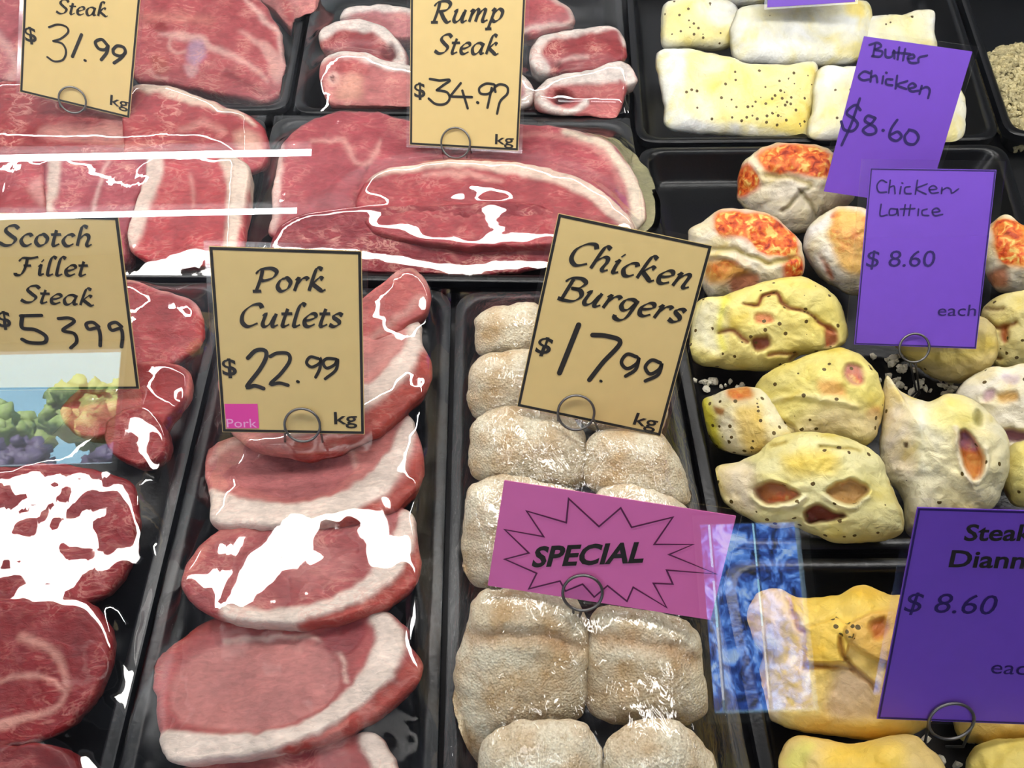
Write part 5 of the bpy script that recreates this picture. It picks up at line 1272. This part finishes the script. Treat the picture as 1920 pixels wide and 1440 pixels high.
c = Card(POSE['special'], 'special_card', 'pink card with a jagged burst reading SPECIAL', 'special offer card', PINK)
cr_ = lambda pts: [(840 + x / 3.4286, 860 + y / 3.4286) for x, y in pts]
c.strokes('burst_outline', [cr_([(775, 255), (970, 435), (1110, 315), (1180, 440), (1445, 375), (1325, 550), (1575, 550), (1420, 615), (1725, 740), (1405, 715), (1445, 805), (1320, 800), (1405, 955), (1190, 825), (1150, 915), (1025, 815), (940, 888), (865, 805), (755, 850), (720, 785), (520, 835), (570, 735), (365, 645), (520, 605), (365, 455), (615, 500), (505, 335), (760, 410)])], 3.2, PINKINK, False, True)
c.print_('SPECIAL', (996, 1062), (1205, 1053), 38, INK, 0.3, 0.032)
c.wire((1092, 1108), 37, ((-1.9, (1076, 1170)), (-1.45, (1082, 1172))), 0.052)

c = Card(POSE['lattice'], 'price_card', 'purple price card reading Chicken Lattice standing among the parcels', 'price card', PURPLE, margin=0.006, group=GPp)
c.border(PENINK, 0.0008)
c.strokes('handwritten_name', [[(1662, 342), (1652, 338), (1644, 348), (1648, 360), (1662, 360)], [(1669, 338), (1666, 362)], [(1667, 352), (1676, 349), (1678, 363)], [(1689, 350), (1687, 363)], [(1691, 343)], [(1706, 350), (1697, 352), (1697, 362), (1708, 363)],
                    [(1720, 338), (1716, 364)], [(1738, 345), (1718, 354), (1736, 364)], [(1742, 356), (1756, 354), (1750, 348), (1742, 353), (1746, 362), (1759, 361)], [(1766, 352), (1765, 363)], [(1766, 357), (1775, 352), (1782, 355), (1785, 362), (1797, 354)],
                    [(1652, 383), (1650, 404), (1663, 403)], [(1681, 392), (1669, 392), (1668, 403), (1680, 401), (1682, 391), (1684, 404)], [(1697, 384), (1694, 404)], [(1707, 384), (1704, 404)], [(1688, 392), (1715, 391)], [(1722, 392), (1721, 404)], [(1738, 392), (1729, 395), (1730, 403), (1741, 404)],
                    [(1748, 398), (1762, 396), (1756, 390), (1748, 395), (1752, 404), (1767, 402)]], 3.0, PENINK)
c.print_('$ 8.60', (1623, 500), (1751, 500), 32, PENINK, 0.08, 0.0, 'printed_price')
c.print_('each', (1757, 592), (1829, 592), 22, PENINK, 0.05, 0.0, 'unit_text')
c.wire((1712, 652), 28, ((-1.75, (1718, 735)), (-1.4, (1724, 738))), 0.02)

c = Card(POSE['butter'], 'price_card', 'purple price card reading Butter chicken in front of the filo rolls', 'price card', PURPLE, margin=0.004, group=GPp)
c.strokes('handwritten_name', [[(1641, 82), (1637, 104)], [(1630, 84), (1645, 80), (1652, 87), (1640, 93)], [(1640, 93), (1654, 97), (1650, 106), (1635, 105)], [(1660, 93), (1661, 106), (1672, 106), (1676, 94), (1677, 109)], [(1686, 89), (1683, 111)], [(1697, 92), (1693, 113)], [(1674, 98), (1706, 101)],
                    [(1703, 110), (1714, 108), (1711, 102), (1702, 107), (1706, 117), (1718, 118)], [(1722, 117), (1723, 108), (1738, 104)],
                    [(1631, 137), (1620, 134), (1610, 143), (1617, 150), (1629, 149)], [(1634, 133), (1632, 153)], [(1633, 145), (1642, 142), (1645, 154)], [(1656, 143), (1654, 156)], [(1661, 136)], [(1673, 149), (1662, 149), (1662, 158), (1673, 160)], [(1682, 142), (1679, 166)], [(1701, 152), (1682, 159), (1699, 167)],
                    [(1705, 166), (1717, 162), (1711, 156), (1703, 162), (1708, 171), (1722, 170)], [(1728, 161), (1724, 176)], [(1727, 167), (1737, 163), (1743, 169), (1740, 184)]], 4.2, PENINK)
c.strokes('handwritten_price', [[(1613, 206), (1604, 197), (1591, 205), (1588, 214), (1600, 222), (1608, 233), (1599, 245), (1583, 243), (1577, 228)], [(1612, 185), (1596, 232), (1578, 272)], [(1640, 221), (1627, 217), (1622, 227), (1640, 238), (1641, 249), (1627, 252), (1618, 243), (1634, 231), (1641, 222)],
                    [(1655, 244)], [(1682, 225), (1671, 241), (1668, 257), (1680, 264), (1690, 256), (1683, 247), (1671, 252)], [(1704, 243), (1716, 247), (1722, 258), (1714, 270), (1700, 268), (1696, 256), (1703, 246)]], 5.2, PENINK)

c = Card(POSE['dianne'], 'price_card', 'purple price card reading Steak Dianne above the golden parcels', 'price card', PURPLE, margin=0.004, group=GPp)
c.border(PENINK, 0.001)
c.print_('Steak', (1806, 1013), (1934, 1013), 31, INK, 0.05, 0.02); c.print_('Dianne', (1778, 1062), (1950, 1066), 32, INK, 0.02, 0.02)
c.print_('$ 8.60', (1693, 1146), (1862, 1152), 38, PENINK, 0.12, 0.0, 'printed_price')
c.print_('each', (1856, 1262), (1946, 1266), 26, PENINK, 0.0, 0.0, 'unit_text')
c.wire((1780, 1347), 42, ((math.pi * 1.0, (1733, 1400)), (0.0, (1806, 1400))), 0.03)

c = Card(POSE['top'], 'price_card', 'purple price card cut off by the top edge, above the filo rolls', 'price card', PURPLE, margin=0.003, group=GPp)

# ------------------------------------------------------------------ cling film stretched over the meat trays
def film(key, m, nx=90, ny=90, relax=220, gap=0.0016, crinkle=0.0003, seed=0, fr=55):
    q, tr, rz = TRAYS[key]
    vs, fs = [], []
    b = 0
    for (v, f) in FOODS.get(key, []):
        vs.append(v)
        fs += [tuple(b + i for i in (x if x[3] != x[2] else x[:3])) for x in f]
        b += len(v)
    tree = BVHTree.FromPolygons(np.vstack(vs).tolist(), fs)
    cen = q[:, :2].mean(0)
    qq = q[:, :2] + (cen - q[:, :2]) * 0.012
    U, V = np.meshgrid(np.linspace(0, 1, nx), np.linspace(0, 1, ny))
    X = (qq[0] * ((1 - U) * (1 - V))[..., None] + qq[1] * (U * (1 - V))[..., None] + qq[2] * (U * V)[..., None] + qq[3] * ((1 - U) * V)[..., None])
    ob = np.full((ny, nx), rz + 0.0006)
    for i in range(ny):
        for j in range(nx):
            h = tree.ray_cast(Vector((X[i, j, 0], X[i, j, 1], 0.3)), Vector((0, 0, -1)))
            if h[0] is not None:
                ob[i, j] = max(ob[i, j], h[0].z + gap)
    edge = np.zeros((ny, nx), bool)
    edge[0], edge[-1], edge[:, 0], edge[:, -1] = True, True, True, True
    ob[edge] = rz + 0.0012
    # keep the obstacle smooth next to the rim
    z = ob.copy()
    for _ in range(relax):
        a = z.copy()
        a[1:-1, 1:-1] = (z[:-2, 1:-1] + z[2:, 1:-1] + z[1:-1, :-2] + z[1:-1, 2:]) / 4
        z = np.maximum(ob, a)
        z[edge] = ob[edge]
    for _ in range(2):
        a = z.copy()
        a[1:-1, 1:-1] = (z[:-2, 1:-1] + z[2:, 1:-1] + z[1:-1, :-2] + z[1:-1, 2:] + 2 * z[1:-1, 1:-1]) / 6
        z = np.maximum(a, ob - gap * 0.6)
    p = np.concatenate([X, z[..., None]], -1).reshape(-1, 3)
    p[:, 2] += crinkle * np.abs(fbm(p[:, :2] * fr, seed, 3)) * (~edge).reshape(-1)
    f = [(i * nx + j, (i + 1) * nx + j, (i + 1) * nx + j + 1, i * nx + j + 1) for i in range(ny - 1) for j in range(nx - 1)]
    mesh_obj('cling_film', p, f, m, tr)

for k_, m_, cr_k in (('pork', FILM, 0.0003), ('burger', FILM_TIGHT, 0.0009), ('scotch', FILM, 0.0006), ('mid', FILM, 0.0002), ('rump', FILM, 0.0002), ('lamb', FILM, 0.0003), ('blade', FILM, 0.0003)):
    film(k_, m_, crinkle=cr_k, fr=160 if k_ == 'burger' else 55, relax=110 if k_ in ('mid', 'rump') else 220, seed=hash(k_) % 7 if False else len(k_) * 3)
